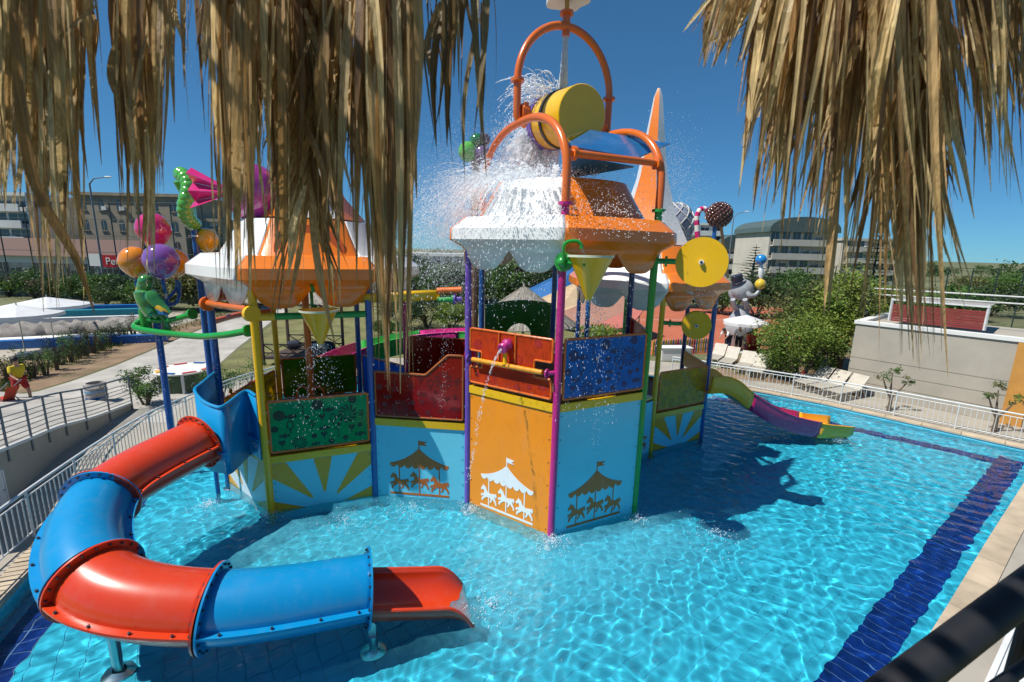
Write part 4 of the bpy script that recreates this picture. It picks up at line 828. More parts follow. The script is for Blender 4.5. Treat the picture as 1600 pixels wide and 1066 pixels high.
# left garden
shrub('round bright green shrub at the foot of the ramp railing', G(228, 632), .75, 1.35, 2600, .085, GR, 'round_shrub')
shrub('small green shrub behind the blue slide box', G(345, 622), .7, 1.2, 1200, .08, GR, 'round_shrub')
shrub('low green bush beside the path behind the yellow post', G(392, 606), .8, 1.1, 1000, .08, GR, 'round_shrub')
CB = [(-8, 600, 1.5), (14, 598, 1.3), (32, 592, 1.5), (52, 590, 1.1), (72, 586, 1.3), (88, 578, 1.6), (98, 570, 1.7), (112, 566, 1.5), (124, 560, 1.8), (136, 556, 1.3), (146, 552, 1.9), (160, 548, 1.2), (172, 540, 1.3), (186, 536, 1.5), (198, 533, 1.2), (210, 531, 1.6), (222, 528, 1.5), (232, 526, 1.4)]
for k, (x, y, h) in enumerate(CB):
    pr = ('first', 'second', 'third', 'fourth', 'fifth', 'sixth', 'seventh', 'eighth', 'ninth', 'tenth', 'eleventh', 'twelfth', 'thirteenth', 'fourteenth', 'fifteenth', 'sixteenth', 'seventeenth', 'last')[k]
    shrub(pr + ' of the staked young shrubs in the garden bed, counted from the photo edge', G(x, y), .34 + .1 * rnd(0, 1), h * .95, 620, .07, random.choice([GR, DG, RD, GR]), 'columnar_shrub', 'young shrubs in the garden bed', clumps=10, stem=.1)
gt = MB()
for _ in range(900):
    t = random.random(); x, y = lerp(-10, 395, t), lerp(616, 484, t ** .8) + rnd(-10, 10) - 9 * math.sin(pi * t); p = G(x, y, .1)
    if random.random() < .0: continue
    for j in range(4):
        a = rnd(0, 6.28); h = rnd(.12, .42); gt.tone = random.choice(OL + GR + [(.22, .18, .08, )]) + (1,); d = V(math.cos(a), math.sin(a), 0); gt.add([p + d * .02, p + d * .05 + V(-d.y, d.x, 0) * .012, p + d * (.06 + h * .3) + ZU * h], [(0, 1, 2)])
tag(gt.build('grass', LEAFM, None, 0), 'sparse weedy grass tufts in the dry garden bed', 'grass', kind='stuff')
# barrel bin, round planter
q = G(153, 628); t = thing('litter_bin', 'small round wooden litter bin with pale bands on the path', 'litter bin', q)
MB().lathe([(0, 0), (.27, 0), (.30, .02), (.315, .35), (.30, .72), (.29, .74), (.26, .74), (.26, .08), (0, .08)], 22, q).build('barrel', mat('faded_wood', (.40, .36, .32), .7, var=.3, scale=4), t)
for z, m in ((.14, BLUEP), (.40, mat('faded_blue_band', (.16, .30, .45), .5)), (.58, STEEL)): MB().lathe([(.312, z), (.33, z), (.33, z + .09), (.312, z + .09)], 22, q).build('band', m, t)
q = G(292, 605); t = thing('round_table', 'round white-rimmed mosaic table beside the path', 'table', q)
MB().lathe([(0, .74), (1.02, .74), (1.05, .77), (1.05, .80), (0, .82)], 30, q).build('table_top', RENDERW, t)
for k in range(8): a = 2 * pi * k / 8; MB().prism([(.78, -.2), (.97, -.26), (.97, .26), (.78, .2)], q + ZU * .825, V(math.cos(a), math.sin(a), 0), V(-math.sin(a), math.cos(a), 0), 0, .006).build('mosaic_wedge', (ORANGEP, YELLOW, BLUEP, TUBERED)[k % 4], t, 0)
MB().lathe([(.9, .0), (.92, .0), (.92, .72), (.9, .72)], 8, q).build('side_panel', mat('green_brown_panel', (.07, .12, .06), .6, var=.5, scale=2), t, 0)
for k in range(6): a = pi * k / 3; MB().cyl(q + V(.96 * math.cos(a), .96 * math.sin(a), 0), q + V(.96 * math.cos(a), .96 * math.sin(a), .74), .05, 8).build('leg', RENDERW, t)
# slide run-out lanes, rocks and parasols on the terrace
t = thing('slide_lane', 'long pale and blue water slide run-out lane behind the young shrubs', 'water slide', G(120, 520))
for y0, y1, h, w, m in ((548, 533, .45, .5, mat('lane_blue', (.02, .12, .38), .4)), (543, 526, .32, 1.4, RENDERW), (524, 511, .9, .4, RENDERW), (517, 505, 1.15, .5, mat('lane_teal', (.03, .28, .33), .4)), (508, 499, 1.2, .5, mat('lane_blue2', (.01, .14, .42), .4))):
    a_, b_ = G(-60, y0), G(262, y1); MB().beam(a_ + ZU * h / 2, b_ + ZU * h / 2, w, h).build('lane_wall', m, t, 0)
ROCK = mat('grey_rock', (.23, .21, .19), .9, var=.4, scale=2, bump=.8, bscale=5)
for k in range(9):
    x = lerp(-20, 225, k / 8); p = G(x, lerp(531, 515, k / 8)); b = MB(); r = rnd(.8, 1.3); b.ball(p + ZU * .2, (r * 1.5, r * .7, rnd(.45, .75)), 14, 9)
    b.v = [tuple(Vector(v) + Vector((math.sin(v[1] * 5 + k), math.sin(v[0] * 4.3 + k), math.sin(v[0] * 6 + v[1] * 5))) * .10) for v in b.v]
    tag(b.build('rock', ROCK, None, 50), ('first', 'second', 'third', 'fourth', 'fifth', 'sixth', 'seventh', 'eighth', 'last')[k] + ' grey rock in the row along the slide lane, counted from the photo edge', 'rock', 'rocks along the slide lane')
def parasol(label, p, r, h, m=CLOTHW):
    t = thing('parasol', label, 'parasol', p, 'white parasols'); b = MB(); n = 8
    vs = [p + ZU * h]
    for k in range(n * 2): a = pi * k / n; rr = r * (1 if k % 2 == 0 else .93); vs.append(p + V(rr * math.cos(a), rr * math.sin(a), h - .42 - (0 if k % 2 == 0 else .02)))
    for k in range(n * 2): a = pi * k / n; rr = r * (1.005 if k % 2 == 0 else .935); vs.append(p + V(rr * math.cos(a), rr * math.sin(a), h - .60))
    fs = [(0, 1 + k, 1 + (k + 1) % (2 * n)) for k in range(2 * n)] + [(1 + k, 1 + 2 * n + k, 1 + 2 * n + (k + 1) % (2 * n), 1 + (k + 1) % (2 * n)) for k in range(2 * n)]
    b.add(vs, fs); b.build('canopy', m, t, 0); MB().cyl(p, p + ZU * (h + .12), .028, 8).build('pole', STEEL, t); MB().lathe([(0, 0), (.3, 0), (.3, .08), (0, .12)], 14, p).build('base', RENDERW, t)
    for k in range(n): a = 2 * pi * k / n; MB().cyl(p + ZU * (h - .12), p + V(r * .97 * math.cos(a), r * .97 * math.sin(a), h - .44), .012, 5).build('rib', STEEL, t)
q = G(40, 553); parasol('nearer of the two white parasols on the terrace by the slide lane', q, 1.75, 2.55)
q = G(86, 540); parasol('farther of the two white parasols on the terrace by the slide lane', q, 1.9, 2.75)
q = G(1160, 551); parasol('white parasol above the two waiters by the clay court', q, 1.35, 2.35)
# ------------------------------------------------------------------ right-hand bank
def lounger_make():
    t = thing('sun_lounger', '', 'sun lounger', (0, 0, 0), 'cream sun loungers behind the railing'); LM = LOUNGE
    for s in (-1, 1): MB().beam((s * .30, -.95, .34), (s * .30, .45, .34), .05, .07).build('side_rail', LM, t, 0)
    for k in range(9): MB().box((0, -.88 + .14 * k, .36), (.60, .10, .02)).build('slat', LM, t, 0)
    bk_ = MB().add([(-.32, .38, .36), (.32, .38, .36), (.32, .96, .92), (-.32, .96, .92), (-.32, .41, .33), (.32, .41, .33), (.32, .99, .89), (-.32, .99, .89)], [(0, 1, 2, 3), (7, 6, 5, 4), (0, 4, 5, 1), (1, 5, 6, 2), (2, 6, 7, 3), (3, 7, 4, 0)]).build('backrest', LM, t, 0)
    for x in (-.28, .28):
        for y in (-.8, .35): MB().beam((x, y, 0), (x, y * .95, .34), .05, .05).build('leg', LM, t, 0)
        MB().beam((x, .9, .0), (x, .62, .60), .04, .04).build('strut', LM, t, 0)
    return t
lg = lounger_make(); LP = [(1118, 574, -.65, 'leftmost of the four cream loungers by the parasol'), (1138, 580, -.65, 'second from the left of the four cream loungers by the parasol'), (1162, 588, -.65, 'third from the left of the four cream loungers by the parasol'), (1183, 594, -.65, 'rightmost of the four cream loungers by the parasol'), (1268, 614, -1.15, 'cream lounger next to the small white table by the railing'), (1293, 621, -1.15, 'middle one of three cream loungers near the cream building'), (1320, 629, -1.15, 'cream lounger nearest the cream building with its back raised')]
for k, (x, y, a, lb) in enumerate(LP):
    o = lg if k == 0 else copy_tree(lg); q = G(x, y - 8); o.location = (q.x, q.y, .12); o.rotation_euler = (0, 0, a); o['label'] = lb
q = G(1252, 600); t = thing('side_table', 'small white plastic table with a red cup beside a lounger', 'table', q)
MB().box(q + ZU * .46, (.5, .5, .04), .4).build('table_top', RENDERW, t, 0)
for x, y in ((-.2, -.2), (.2, -.2), (-.2, .2), (.2, .2)): MB().cyl(q + V(x, y, 0), q + V(x, y, .45), .025, 6).build('leg', RENDERW, t)
tag(MB().lathe([(0, 0), (.05, 0), (.07, .16), (.06, .16), (.045, .01)], 10, q + ZU * .481).build('cup', TUBERED), 'red cup standing on the small white side table', 'cup')
q = G(1176, 549); t = thing('planter', 'tall flared maroon planter beside the waiters', 'planter', q)
MB().lathe([(0, 0), (.30, 0), (.34, .05), (.50, 1.05), (.54, 1.12), (.50, 1.12), (.46, 1.0), (0, 1.0)], 20, q).build('pot', mat('maroon_glaze', (.26, .02, .02), .3), t)
mb = MB(); leaves(mb, q + ZU * 1.2, (.4, .4, .25), 160, .12, GR, 6); mb.build('leaves', LEAFM, t, 0)
PKC = [(.6, .42, .02), (.05, .25, .42), (.62, .22, .03), (.45, .04, .16), (.09, .35, .38), (.6, .42, .02), (.55, .5, .45)]
t = thing('picket_fence', 'low fence of many-coloured pointed pickets beside the clay court', 'fence', G(1065, 553))
a_, b_ = G(1020, 556), G(1112, 551); 
for k in range(26):
    p = lerp(a_, b_, k / 25); u = (b_ - a_).normalized(); MB().prism([(-.06, 0), (.06, 0), (.06, .85), (0, .97), (-.06, .85)], p, u, ZU, -.012, .012).build('picket', mat('picket%d' % (k % 7), PKC[k % 7], .6), t, 0)
for z in (.25, .65): MB().beam(a_ + ZU * z + V(0, .03, 0), b_ + ZU * z + V(0, .03, 0), .03, .06).build('rail', WOOD, t, 0)
q = G(1052, 562); t = thing('white_counter', 'low white counter with rounded top in front of the picket fence', 'counter', q)
MB().box(q + ZU * .35, (1.7, .7, .7), .1).build('body', RENDERW, t, 0); MB().box(q + ZU * .73, (1.85, .8, .05), .1).build('top', RENDERW, t, 0)
shrub('yellow-green rounded shrub spreading before the cream building', G(1245, 596), 2.1, 3.1, 12000, .12, YG, 'broad_shrub', ry=1.5, clumps=30)
shrub('tall olive leafed hedge mass beside the cream building', G(1305, 585), 2.2, 5.2, 13000, .15, OL + YG, 'tall_hedge', ry=1.8, clumps=34)
shrub('olive hedge mass behind the yellow-green shrub', G(1270, 572), 2.6, 5.0, 12000, .15, OL + GR, 'tall_hedge', ry=1.8, clumps=30)
shrub('low dark green bush by the loungers', G(1215, 588), 1.0, .9, 1800, .10, GR, 'low_bush'); shrub('low dark green bush at the foot of the parasol', G(1198, 572), 1.1, .9, 1600, .10, DG, 'low_bush'); shrub('flowering low bush beside the hedge', G(1295, 598), .9, .8, 1400, .09, GR, 'low_bush')
for lb, px, py in (('small pruned tree against the cream wall, farther from the ochre pillar', 1388, 641), ('small pruned tree against the cream wall, next to the ochre pillar', 1552, 674)):
    q = G(px, py); t = thing('young_tree', lb, 'tree', q, 'small pruned trees by the cream wall'); b = MB()
    ends = [(-.35, .1, 1.25), (.42, -.1, 1.15), (.05, .2, 1.45)]
    b.tube([q, q + V(.02, 0, .35), q + V(0, 0, .55)], [.07, .06, .055], 8)
    for ex, ey, ez in ends: b.tube([q + ZU * .5, q + V(ex * .5, ey * .5, .8), q + V(ex, ey, ez)], [.05, .035, .015], 7)
    b.build('trunk', BARK, t); mb = MB()
    for ex, ey, ez in ends: leaves(mb, q + V(ex, ey, ez + .08), (.25, .25, .22), 150, .08, OL + GR, 5)
    mb.build('crown', LEAFM, t, 0)
# cream building
wl, wr = V(15.15, 19.9, .1), V(18.25, 16.15, .1); u = (wr - wl).normalized(); nn = u.cross(ZU); LB = (wr - wl).length; t = thing('pool_building', 'low cream rendered pool building with ochre pillar and flat roof', 'building', wl)
zr0 = 3.2
for k, (z0, z1) in enumerate(((.1, .62), (.62, 1.15), (1.15, 1.68), (1.68, zr0))): MB().prism([(0, z0 + .012), (LB, z0 + .012), (LB, z1 - .012), (0, z1 - .012)], wl - ZU * .1, u, ZU, -.10, .0).build('wall_panel', STUCCO, t, 0)
MB().prism([(.02, .1), (LB + 6, .1), (LB + 6, zr0 - .02), (.02, zr0 - .02)], wl - ZU * .1, u, ZU, -5.0, -.02).build('wall', STUCCO, t, 0)
MB().prism([(-.06, zr0 - .02), (LB + .6, zr0 - .02), (LB + .6, zr0 + .12), (-.06, zr0 + .12)], wl - ZU * .1, u, ZU, -.35, .06).build('parapet', RENDERW, t, 0)
MB().prism([(-.06, zr0 - .02), (.25, zr0 - .02), (.25, zr0 + .12), (-.06, zr0 + .12)], wl - ZU * .1, u, ZU, -5, -.35).build('parapet', RENDERW, t, 0)
MB().prism([(LB, .1), (LB + .55, .1), (LB + .55, zr0 - .03), (LB, zr0 - .03)], wl - ZU * .1, u, ZU, -.2, .05).build('ochre_pillar', OCHRE, t, 0)
wnd = MB().prism([(LB + .6, .95), (LB + 2.6, .95), (LB + 2.6, zr0 - .5), (LB + .6, zr0 - .5)], wl - ZU * .1, u, ZU, -.08, -.015).build('window', GLASSD, t, 0)
for x in (.6, 1.6, 2.6): MB().prism([(LB + x - .04, .9), (LB + x + .04, .9), (LB + x + .04, zr0 - .45), (LB + x - .04, zr0 - .45)], wl - ZU * .1, u, ZU, -.015, .03).build('window_frame', RAILG, wnd, 0)
# maroon shuttered box and rails on the roof
bo = wl + u * .9 - nn * 1.3 + ZU * (zr0 + .02); t2 = thing('roof_shelter', 'maroon slatted shelter on the flat roof of the cream building', 'shelter', bo)
for k in range(9): MB().prism([(0, .1 + k * .085), (2.9, .1 + k * .085), (2.9, .1 + k * .085 + .07), (0, .1 + k * .085 + .07)], bo - ZU * .1, u, ZU, -.03 - .02 * (k % 2), .0).build('slat', MAROON, t2, 0)
for x in (-.04, 2.94): MB().beam(bo + u * x, bo + u * x + ZU * 1.0, .07, .07).build('post', RAILW, t2, 0)
MB().beam(bo - u * .08 + ZU * .93, bo + u * 2.98 + ZU * .93, .09, .06).build('top_rail', RAILW, t2, 0); MB().prism([(-.04, .12), (2.94, .12), (2.94, .13), (-.04, .13)], bo + ZU * .8, u, ZU, -2.5, 0).build('roof_sheet', mat('shelter_roof', (.35, .32, .29), .6), t2, 0)
for k, (off_, h) in enumerate(((-3.0, 1.3), (-3.4, 1.0))):
    p, q = wl + u * -.4 + nn * off_ + ZU * (zr0 + h), wl + u * 9 + nn * off_ + ZU * (zr0 + h + .05); r_ = thing('roof_cable', ('upper' if k == 0 else 'lower') + ' pale horizontal rail above the flat roof', 'rail', p); MB().cyl(p, q, .03, 6).build('bar', RAILW, r_); MB().cyl(p - ZU * h, p, .03, 6).build('stand', RAILW, r_); MB().cyl(q - ZU * (h), q, .03, 6).build('stand', RAILW, r_)
# ------------------------------------------------------------------ buildings behind
def facade_building(label, px0, px1, Y, ztop, depth, wallm, storeys, cols, win, name='apartment_building', band=None, roofm=None, roof_h=0, z0=.1, arched=False, balcony=False):
    a_, b_ = A(px0, 420, Y), A(px1, 420, Y); a_.z = b_.z = z0; u = (b_ - a_); u.z = 0; L = u.length; u.normalize(); nn = u.cross(ZU); t = thing(name, label, 'building', (a_ + b_) / 2)
    MB().prism([(0, 0), (L, 0), (L, ztop), (0, ztop)], a_, u, ZU, -depth, 0).build('wall', wallm, t, 0)
    sh = ztop / storeys; cw_ = L / cols; w, h = win
    for s in range(storeys):
        for c in range(cols):
            x, z = (c + .5) * cw_, s * sh + sh * .28
            if arched: poly = [(-w / 2, 0), (w / 2, 0), (w / 2, h * .7)] + [(w / 2 * math.cos(pi * k / 6), h * .7 + w / 2 * math.sin(pi * k / 6)) for k in range(1, 6)] + [(-w / 2, h * .7)]
            else: poly = [(-w / 2, 0), (w / 2, 0), (w / 2, h), (-w / 2, h)]
            wd_ = MB().prism([(px * 1.0, py) for px, py in poly], a_ + u * x + ZU * z, u, ZU, -.2, .02).build('window', GLASSD, t, 0)
            MB().prism([(-w / 2 - .1, -.12), (w / 2 + .1, -.12), (w / 2 + .1, 0), (-w / 2 - .1, 0)], a_ + u * x + ZU * z, u, ZU, 0, .14).build('sill', band or wallm, wd_, 0)
            if random.random() < .35: MB().prism([(-w / 2 + .05, h * rnd(.35, .7)), (w / 2 - .05, h * .62), (w / 2 - .05, h * .68 if arched else h), (-w / 2 + .05, h * .68 if arched else h)], a_ + u * x + ZU * z, u, ZU, .021, .03).build('blind', LOUNGE, wd_, 0)
            if random.random() < .2: MB().box(a_ + u * (x + w * .75) + ZU * (z + .3) + nn * .25, (.8, .4, .6), math.atan2(u.y, u.x)).build('air_conditioner', RENDERW, t, 0)
            MB().prism([(-.04, 0), (.04, 0), (.04, h * .95), (-.04, h * .95)], a_ + u * x + ZU * z, u, ZU, .02, .05).build('mullion', band or wallm, wd_, 0)
        if balcony:
            MB().prism([(.3, s * sh + .0), (L - .3, s * sh + .0), (L - .3, s * sh + sh * .46), (.3, s * sh + sh * .46)], a_, u, ZU, .9, 1.15).build('balcony', band or wallm, t, 0)
            MB().prism([(.3, s * sh - .1), (L - .3, s * sh - .1), (L - .3, s * sh + .12), (.3, s * sh + .12)], a_, u, ZU, .02, .9).build('balcony_floor', band or wallm, t, 0)
    if roofm and roof_h:
        poly = [(-.6, 0)] + [(L / 2 - (L / 2 + .6) * math.cos(pi * k / 14), roof_h * math.sin(pi * k / 14) ** .7) for k in range(1, 14)] + [(L + .6, 0)]
        MB().prism(poly, a_ + ZU * (ztop + .01), u, ZU, -depth, .9).build('curved_roof', roofm, t, 25)
    elif not roofm: MB().prism([(-.3, ztop - .05), (L + .3, ztop - .05), (L + .3, ztop + .45), (-.3, ztop + .45)], a_, u, ZU, -depth - .2, .35).build('cornice', band or wallm, t, 0)
    return t, a_, u, L
OLDST = mat('old_beige_stone', (.31, .265, .19), .85, var=.18, scale=.6, wear=((.22, .19, .16), .5, .8)); BLUEGL = mat('blue_curtain_glass', (.04, .10, .16), .1, var=.3, scale=.3, spec=.8)
facade_building('beige stone apartment block with arched windows beyond the tall net fence', 132, 296, 78, 13.2, 12, OLDST, 4, 6, (.9, 1.9), arched=True)
facade_building('unfinished concrete block with open balconies beside the beige apartment block', 300, 352, 80, 9.5, 10, OLDST, 4, 3, (2.0, 1.9), balcony=True)
facade_building('modern white and glass block at the edge behind the net fence', -70, 60, 74, 12.5, 12, RENDERW, 5, 4, (3.0, 1.6), balcony=True)
t, a_, u, L = facade_building('long low red-roofed shop row behind the cars', -60, 205, 64, 3.6, 8, RENDERW, 1, 14, (1.6, 1.6), name='shop_row', roofm=ROOFRED)
MB().add([a_ + ZU * 3.6 - u.cross(ZU) * -.8 - u * .5, a_ + u * (L + .5) + ZU * 3.6 + u.cross(ZU) * .8, a_ + u * (L + .5) + ZU * 6.0 - u.cross(ZU) * 4, a_ - u * .5 + ZU * 6.0 - u.cross(ZU) * 4, a_ + u * (L + .5) + ZU * 3.6 - u.cross(ZU) * 9, a_ - u * .5 + ZU * 3.6 - u.cross(ZU) * 9], [(0, 1, 2, 3), (3, 2, 4, 5)]).build('roof', ROOFRED, t, 0)
q = A(165, 408, 58); t = thing('shop_sign', 'red fuel station sign board with white letters behind the orange balloon', 'sign', q)
MB().box(q + V(2.2, 0, 0), (5.0, .2, 1.5)).build('board', mat('sign_red', (.42, .012, .02), .4), t, 0); MB().box(q + V(-1.2, 0, .1), (1.7, .2, 1.5)).build('white_end', RENDERW, t, 0); MB().box(q + V(-1.2, .1, -3.2), (.2, .2, 6.2)).build('mast', RAILG, t, 0)
tx = bpy.data.curves.new('lettering', 'FONT'); tx.body = 'Petro'; tx.size = 1.25; tx.extrude = .02; tx.materials.append(RENDERW); to0 = bpy.data.objects.new('lettering', tx); COL.objects.link(to0); bpy.context.view_layer.update(); lm_ = bpy.data.meshes.new_from_object(to0); bpy.data.objects.remove(to0); to = bpy.data.objects.new('lettering', lm_); COL.objects.link(to); to['kind'] = 'stuff'; to.parent = t; to.location = (0.1, -.13, -.42); to.rotation_euler = (pi / 2, 0, 0)
facade_building('white hotel block with grey-green curved roof beyond the hedge', 1196, 1296, 92, 10.6, 14, mat('cream_hotel_render', (.50, .47, .40), .8, var=.1, scale=.4), 4, 6, (1.5, 1.9), name='hotel', balcony=True, roofm=ROOFGRN, roof_h=2.9)
facade_building('white hotel wing with balconies right of the curved roof', 1312, 1400, 100, 9.6, 14, mat('cream_hotel_render', (.50, .47, .40), .8, var=.1, scale=.4), 4, 5, (1.5, 1.9), name='hotel', balcony=True)
facade_building('smaller white hotel block behind the big yellow water wheel', 1068, 1122, 118, 13.2, 14, RENDERW, 5, 3, (2.0, 1.9), name='hotel', balcony=True)
facade_building('white hotel block with dark curved roof left of the conifer', 1124, 1178, 115, 7.6, 14, RENDERW, 3, 4, (1.8, 1.9), name='hotel', balcony=True, roofm=ROOFGRN, roof_h=3.4)
facade_building('pale distant house block behind the trees and the bucket splash', 640, 760, 90, 4.5, 10, RENDERW, 2, 7, (1.4, 1.5), name='house')
# ------------------------------------------------------------------ trees and hedges behind
def conifer(label, p, h, r):
    t = thing('norfolk_pine', label, 'tree', p, 'norfolk pines'); b = MB(); b.tube([p, p + ZU * h], [.22, .03], 8); b.build('trunk', BARK, t); mb = MB(); nl = 15
    for k in range(nl):
        z = h * (.18 + .8 * k / nl); rr = r * (1 - k / nl) ** .9 + .15
        for j in range(9):
            a = 2 * pi * j / 9 + k * .4; d = V(math.cos(a), math.sin(a), .12)
            for m in range(8):
                q = p + ZU * z + d * rr * (m + 1) / 8; c = random.choice(DG); mb.tone = (*c, 1); s = rnd(.18, .34); sd = V(-d.y, d.x, 0); mb.add([q - d * .15, q + sd * s, q + d * .3 + ZU * .06, q - sd * s], [(0, 1, 2, 3)])
    mb.build('crown', LEAFM, t, 0)
q = A(1175, 440, 70); q.z = .1; conifer('dark tiered conifer in front of the white hotels', q, 7.6, 2.6)
q = A(1362, 440, 62); q.z = .1; conifer('dark tiered conifer by the hotel behind the hanging thatch', q, 10, 3.0)
BT = [(655, 55, 3.4, 5.2, DG, 'dark tree left of the purple post'), (700, 48, 3.0, 4.4, GR, 'dense green tree behind the yellow trough'), (745, 52, 3.2, 5.0, DG, 'dark tree seen between the purple and blue posts'), (790, 50, 3.4, 5.0, GR, 'green tree above the thatched hut'), (840, 55, 3.4, 5.2, DG, 'dark tree behind the thatched hut top'), (885, 60, 3.6, 4.6, GR, 'green tree behind the magenta post'), (600, 50, 3.4, 5.0, GR, 'green tree hidden behind the thatch fringe'), (540, 52, 3.6, 5.4, DG, 'dark tree behind the spire tower'), (480, 56, 3.2, 4.8, GR, 'green tree behind the gazebo roof'), (360, 42, 2.6, 4.2, DG, 'dark tree behind the orange pipes'), (312, 40, 2.4, 3.8, OL, 'olive tree behind the yellow balloon'), (420, 46, 3.0, 4.2, OL, 'olive tree behind the yellow post'), (1000, 75, 4, 4.5, DG, 'dark tree behind the rear tower'), (1060, 70, 4, 4.0, GR, 'green tree behind the rear tower roof')]
for px, Y, rx, h, pal, lb in BT: q = A(px, 430, Y); tree(lb, q, rx, h, 4200, .34, pal, group='trees behind the play pool', low=.12)
HT = [(1130, 46, 2.6, 3.6, GR, 'green bush behind the elephant statue'), (1190, 44, 3.0, 3.8, DG, 'dark bush behind the juggling balls'), (1240, 46, 3.0, 4.4, GR, 'bush in front of the white hotel'), (1300, 42, 2.6, 4.0, DG, 'dark bush left of the hanging thatch'), (1350, 40, 2.4, 3.8, GR, 'bush behind the cream building corner'), (1400, 38, 2.2, 3.4, YG, 'light green bush behind the hanging thatch'), (1450, 36, 2.2, 3.0, GR, 'green bush behind the maroon shelter'), (1080, 52, 3, 3.4, DG, 'dark bush beside the rear tower'), (1500, 46, 3, 3.2, GR, 'green bush at the net fence'), (1560, 50, 3.6, 3.0, DG, 'dark bush beyond the net fence'), (1530, 80, 4, 3, OL, 'olive bush near the palm'), (1590, 70, 4, 4, GR, 'green bush at the far edge by the horizon')]
for px, Y, rx, h, pal, lb in HT: q = A(px, 430, Y); shrub(lb, q, rx, h, 4000, .30, pal, 'hedge_bush', 'bushes behind the clay court', clumps=20)
LH = [(15, 47, PK), (55, 46, GR), (95, 45, PK), (130, 44, GR), (165, 42, GR), (200, 41, DG), (228, 40, GR), (262, 40, DG)]
LHL = ['pink flowering bush nearest the photo edge below the net fence', 'green bush above the near parasol', 'pink flowering bush behind the far parasol', 'green bush right of the parasols', 'leafy bush under the fuel station sign', 'dark bush left of the parrot', 'green bush behind the parrot', 'dark bush below the balloons']
for (px, Y, pal), lb in zip(LH, LHL): q = A(px, 470, Y); shrub(lb, q, 2.0, 2.6, 3000, .22, pal, 'hedge_bush', 'bushes below the net fence', clumps=16)
MD = [(650, 26, 1.0, 1.0, GR, 'low green bush on the lawn near the fringe'), (668, 34, 1.8, 2.4, DG, 'dark bluish bush on the lawn left of the yellow-green bush'), (705, 33, 1.3, 1.9, YG, 'yellow-green bush on the lawn left of the purple post'), (628, 33, 1.6, 2.2, DG, 'dark bush on the lawn behind the fringe'), (735, 34, 1.2, 1.7, YG, 'yellow-green bush on the lawn behind the purple post'), (935, 27, 1.4, 1.6, YG, 'bright green bush under the yellow cone bucket'), (600, 30, 1.2, 1.0, GR, 'low green bush beside the pink flume')]
for px, Y, rx, h, pal, lb in MD: q = A(px, 500, Y); shrub(lb, q, rx, h, 3400, .15, pal, 'lawn_bush', 'bushes on the lawn', clumps=16)
def palm(label, p, h, r, n=26, pal=GR):
    t = thing('palm_tree', label, 'palm tree', p, 'green palm trees'); MB().tube([p, p + V(.1, 0, h * .5), p + ZU * h], [.22, .17, .15], 8).build('trunk', BARK, t); mb = MB()
    for k in range(n):
        a = rnd(0, 6.28); e = rnd(-.5, 1.1); d = V(math.cos(a) * math.cos(e), math.sin(a) * math.cos(e), math.sin(e)); sd = d.cross(ZU).normalized(); mb.tone = (*random.choice(pal), 1)
        for m in range(7):
            s0, s1 = (m - 3.5) / 7, (m - 2.5) / 7; mid_ = d * r + sd * ((s0 + s1) / 2 * r * 1.1) - ZU * (.25 * r); mb.add([p + ZU * h + d * r * .35 + sd * s0 * r * .3, p + ZU * h + d * r * .35 + sd * s1 * r * .3, p + ZU * h + mid_], [(0, 1, 2)])
    mb.build('crown', LEAFM, t, 0)
q = A(1532, 430, 95); q.z = .1; palm('small distant fan palm on the horizon beyond the net fence', q, 3.9, 2.2, 40, GR); q = A(1358, 430, 34); q.z = .1; palm('bright green young palm behind the hanging thatch', q, 2.6, 1.5, 30, YG); q = A(1398, 430, 60); q.z = .1; palm('tall green fan palm seen through the fringe', q, 7.0, 2.8, 40, GR)
# ------------------------------------------------------------------ tall net fences
def net_fence(label, P, Q, h, n, rows, screen, z0=.1):
    P, Q = Vector((P.x, P.y, z0)), Vector((Q.x, Q.y, z0)); t = thing('net_fence', label, 'fence', (P + Q) / 2, 'tall net fences')
    m = mat('dark_fence_paint', (.02, .035, .035), .5)
    for k in range(n + 1): p = lerp(P, Q, k / n); MB().cyl(p, p + ZU * h, .055, 6).build('fence_post', m, t)
    for k in range(rows): MB().cyl(P + ZU * (h * (k + 1) / rows), Q + ZU * (h * (k + 1) / rows), .025, 5).build('fence_wire', m, t)
    if screen: u = (Q - P); L = u.length; MB().prism([(0, .05), (L, .05), (L, screen), (0, screen)], P, u.normalized(), ZU, -.01, .01).build('windscreen', mat('green_windscreen', (.018, .05, .05), .8, var=.3, alpha=.82), t, 0)
net_fence('tall dark net fence with green windscreen along the street', A(-60, 470, 48), A(330, 470, 44), 9.5, 9, 6, 2.6)
net_fence('dark net fence of the sports courts near the horizon', A(1440, 450, 44), A(1680, 450, 40), 5.2, 6, 4, 0)
net_fence('dark net fence between the clay court and the hotels', A(1090, 450, 50), A(1440, 450, 46), 5.0, 8, 4, 0)
def lamp(label, p, h, d):
    t = thing('street_lamp', label, 'street lamp', p, 'street lamps'); MB().tube([p, p + ZU * (h - .6), p + ZU * h + d * .6, p + ZU * (h + .2) + d * 2.0], [.12, .09, .06, .05], 8).build('pole', RAILG, t); MB().ball(p + ZU * (h + .22) + d * 2.3, (.45, .2, .1), 10, 6).build('lamp_head', RENDERW, t)
q = A(163, 440, 56); q.z = .1; lamp('tall street lamp in front of the beige apartment block', q, 13.0, V(1, 0, 0)); q = A(1136, 430, 85); q.z = .1; lamp('street lamp beside the chocolate lollipop', q, 13.2, V(1, 0, .1))
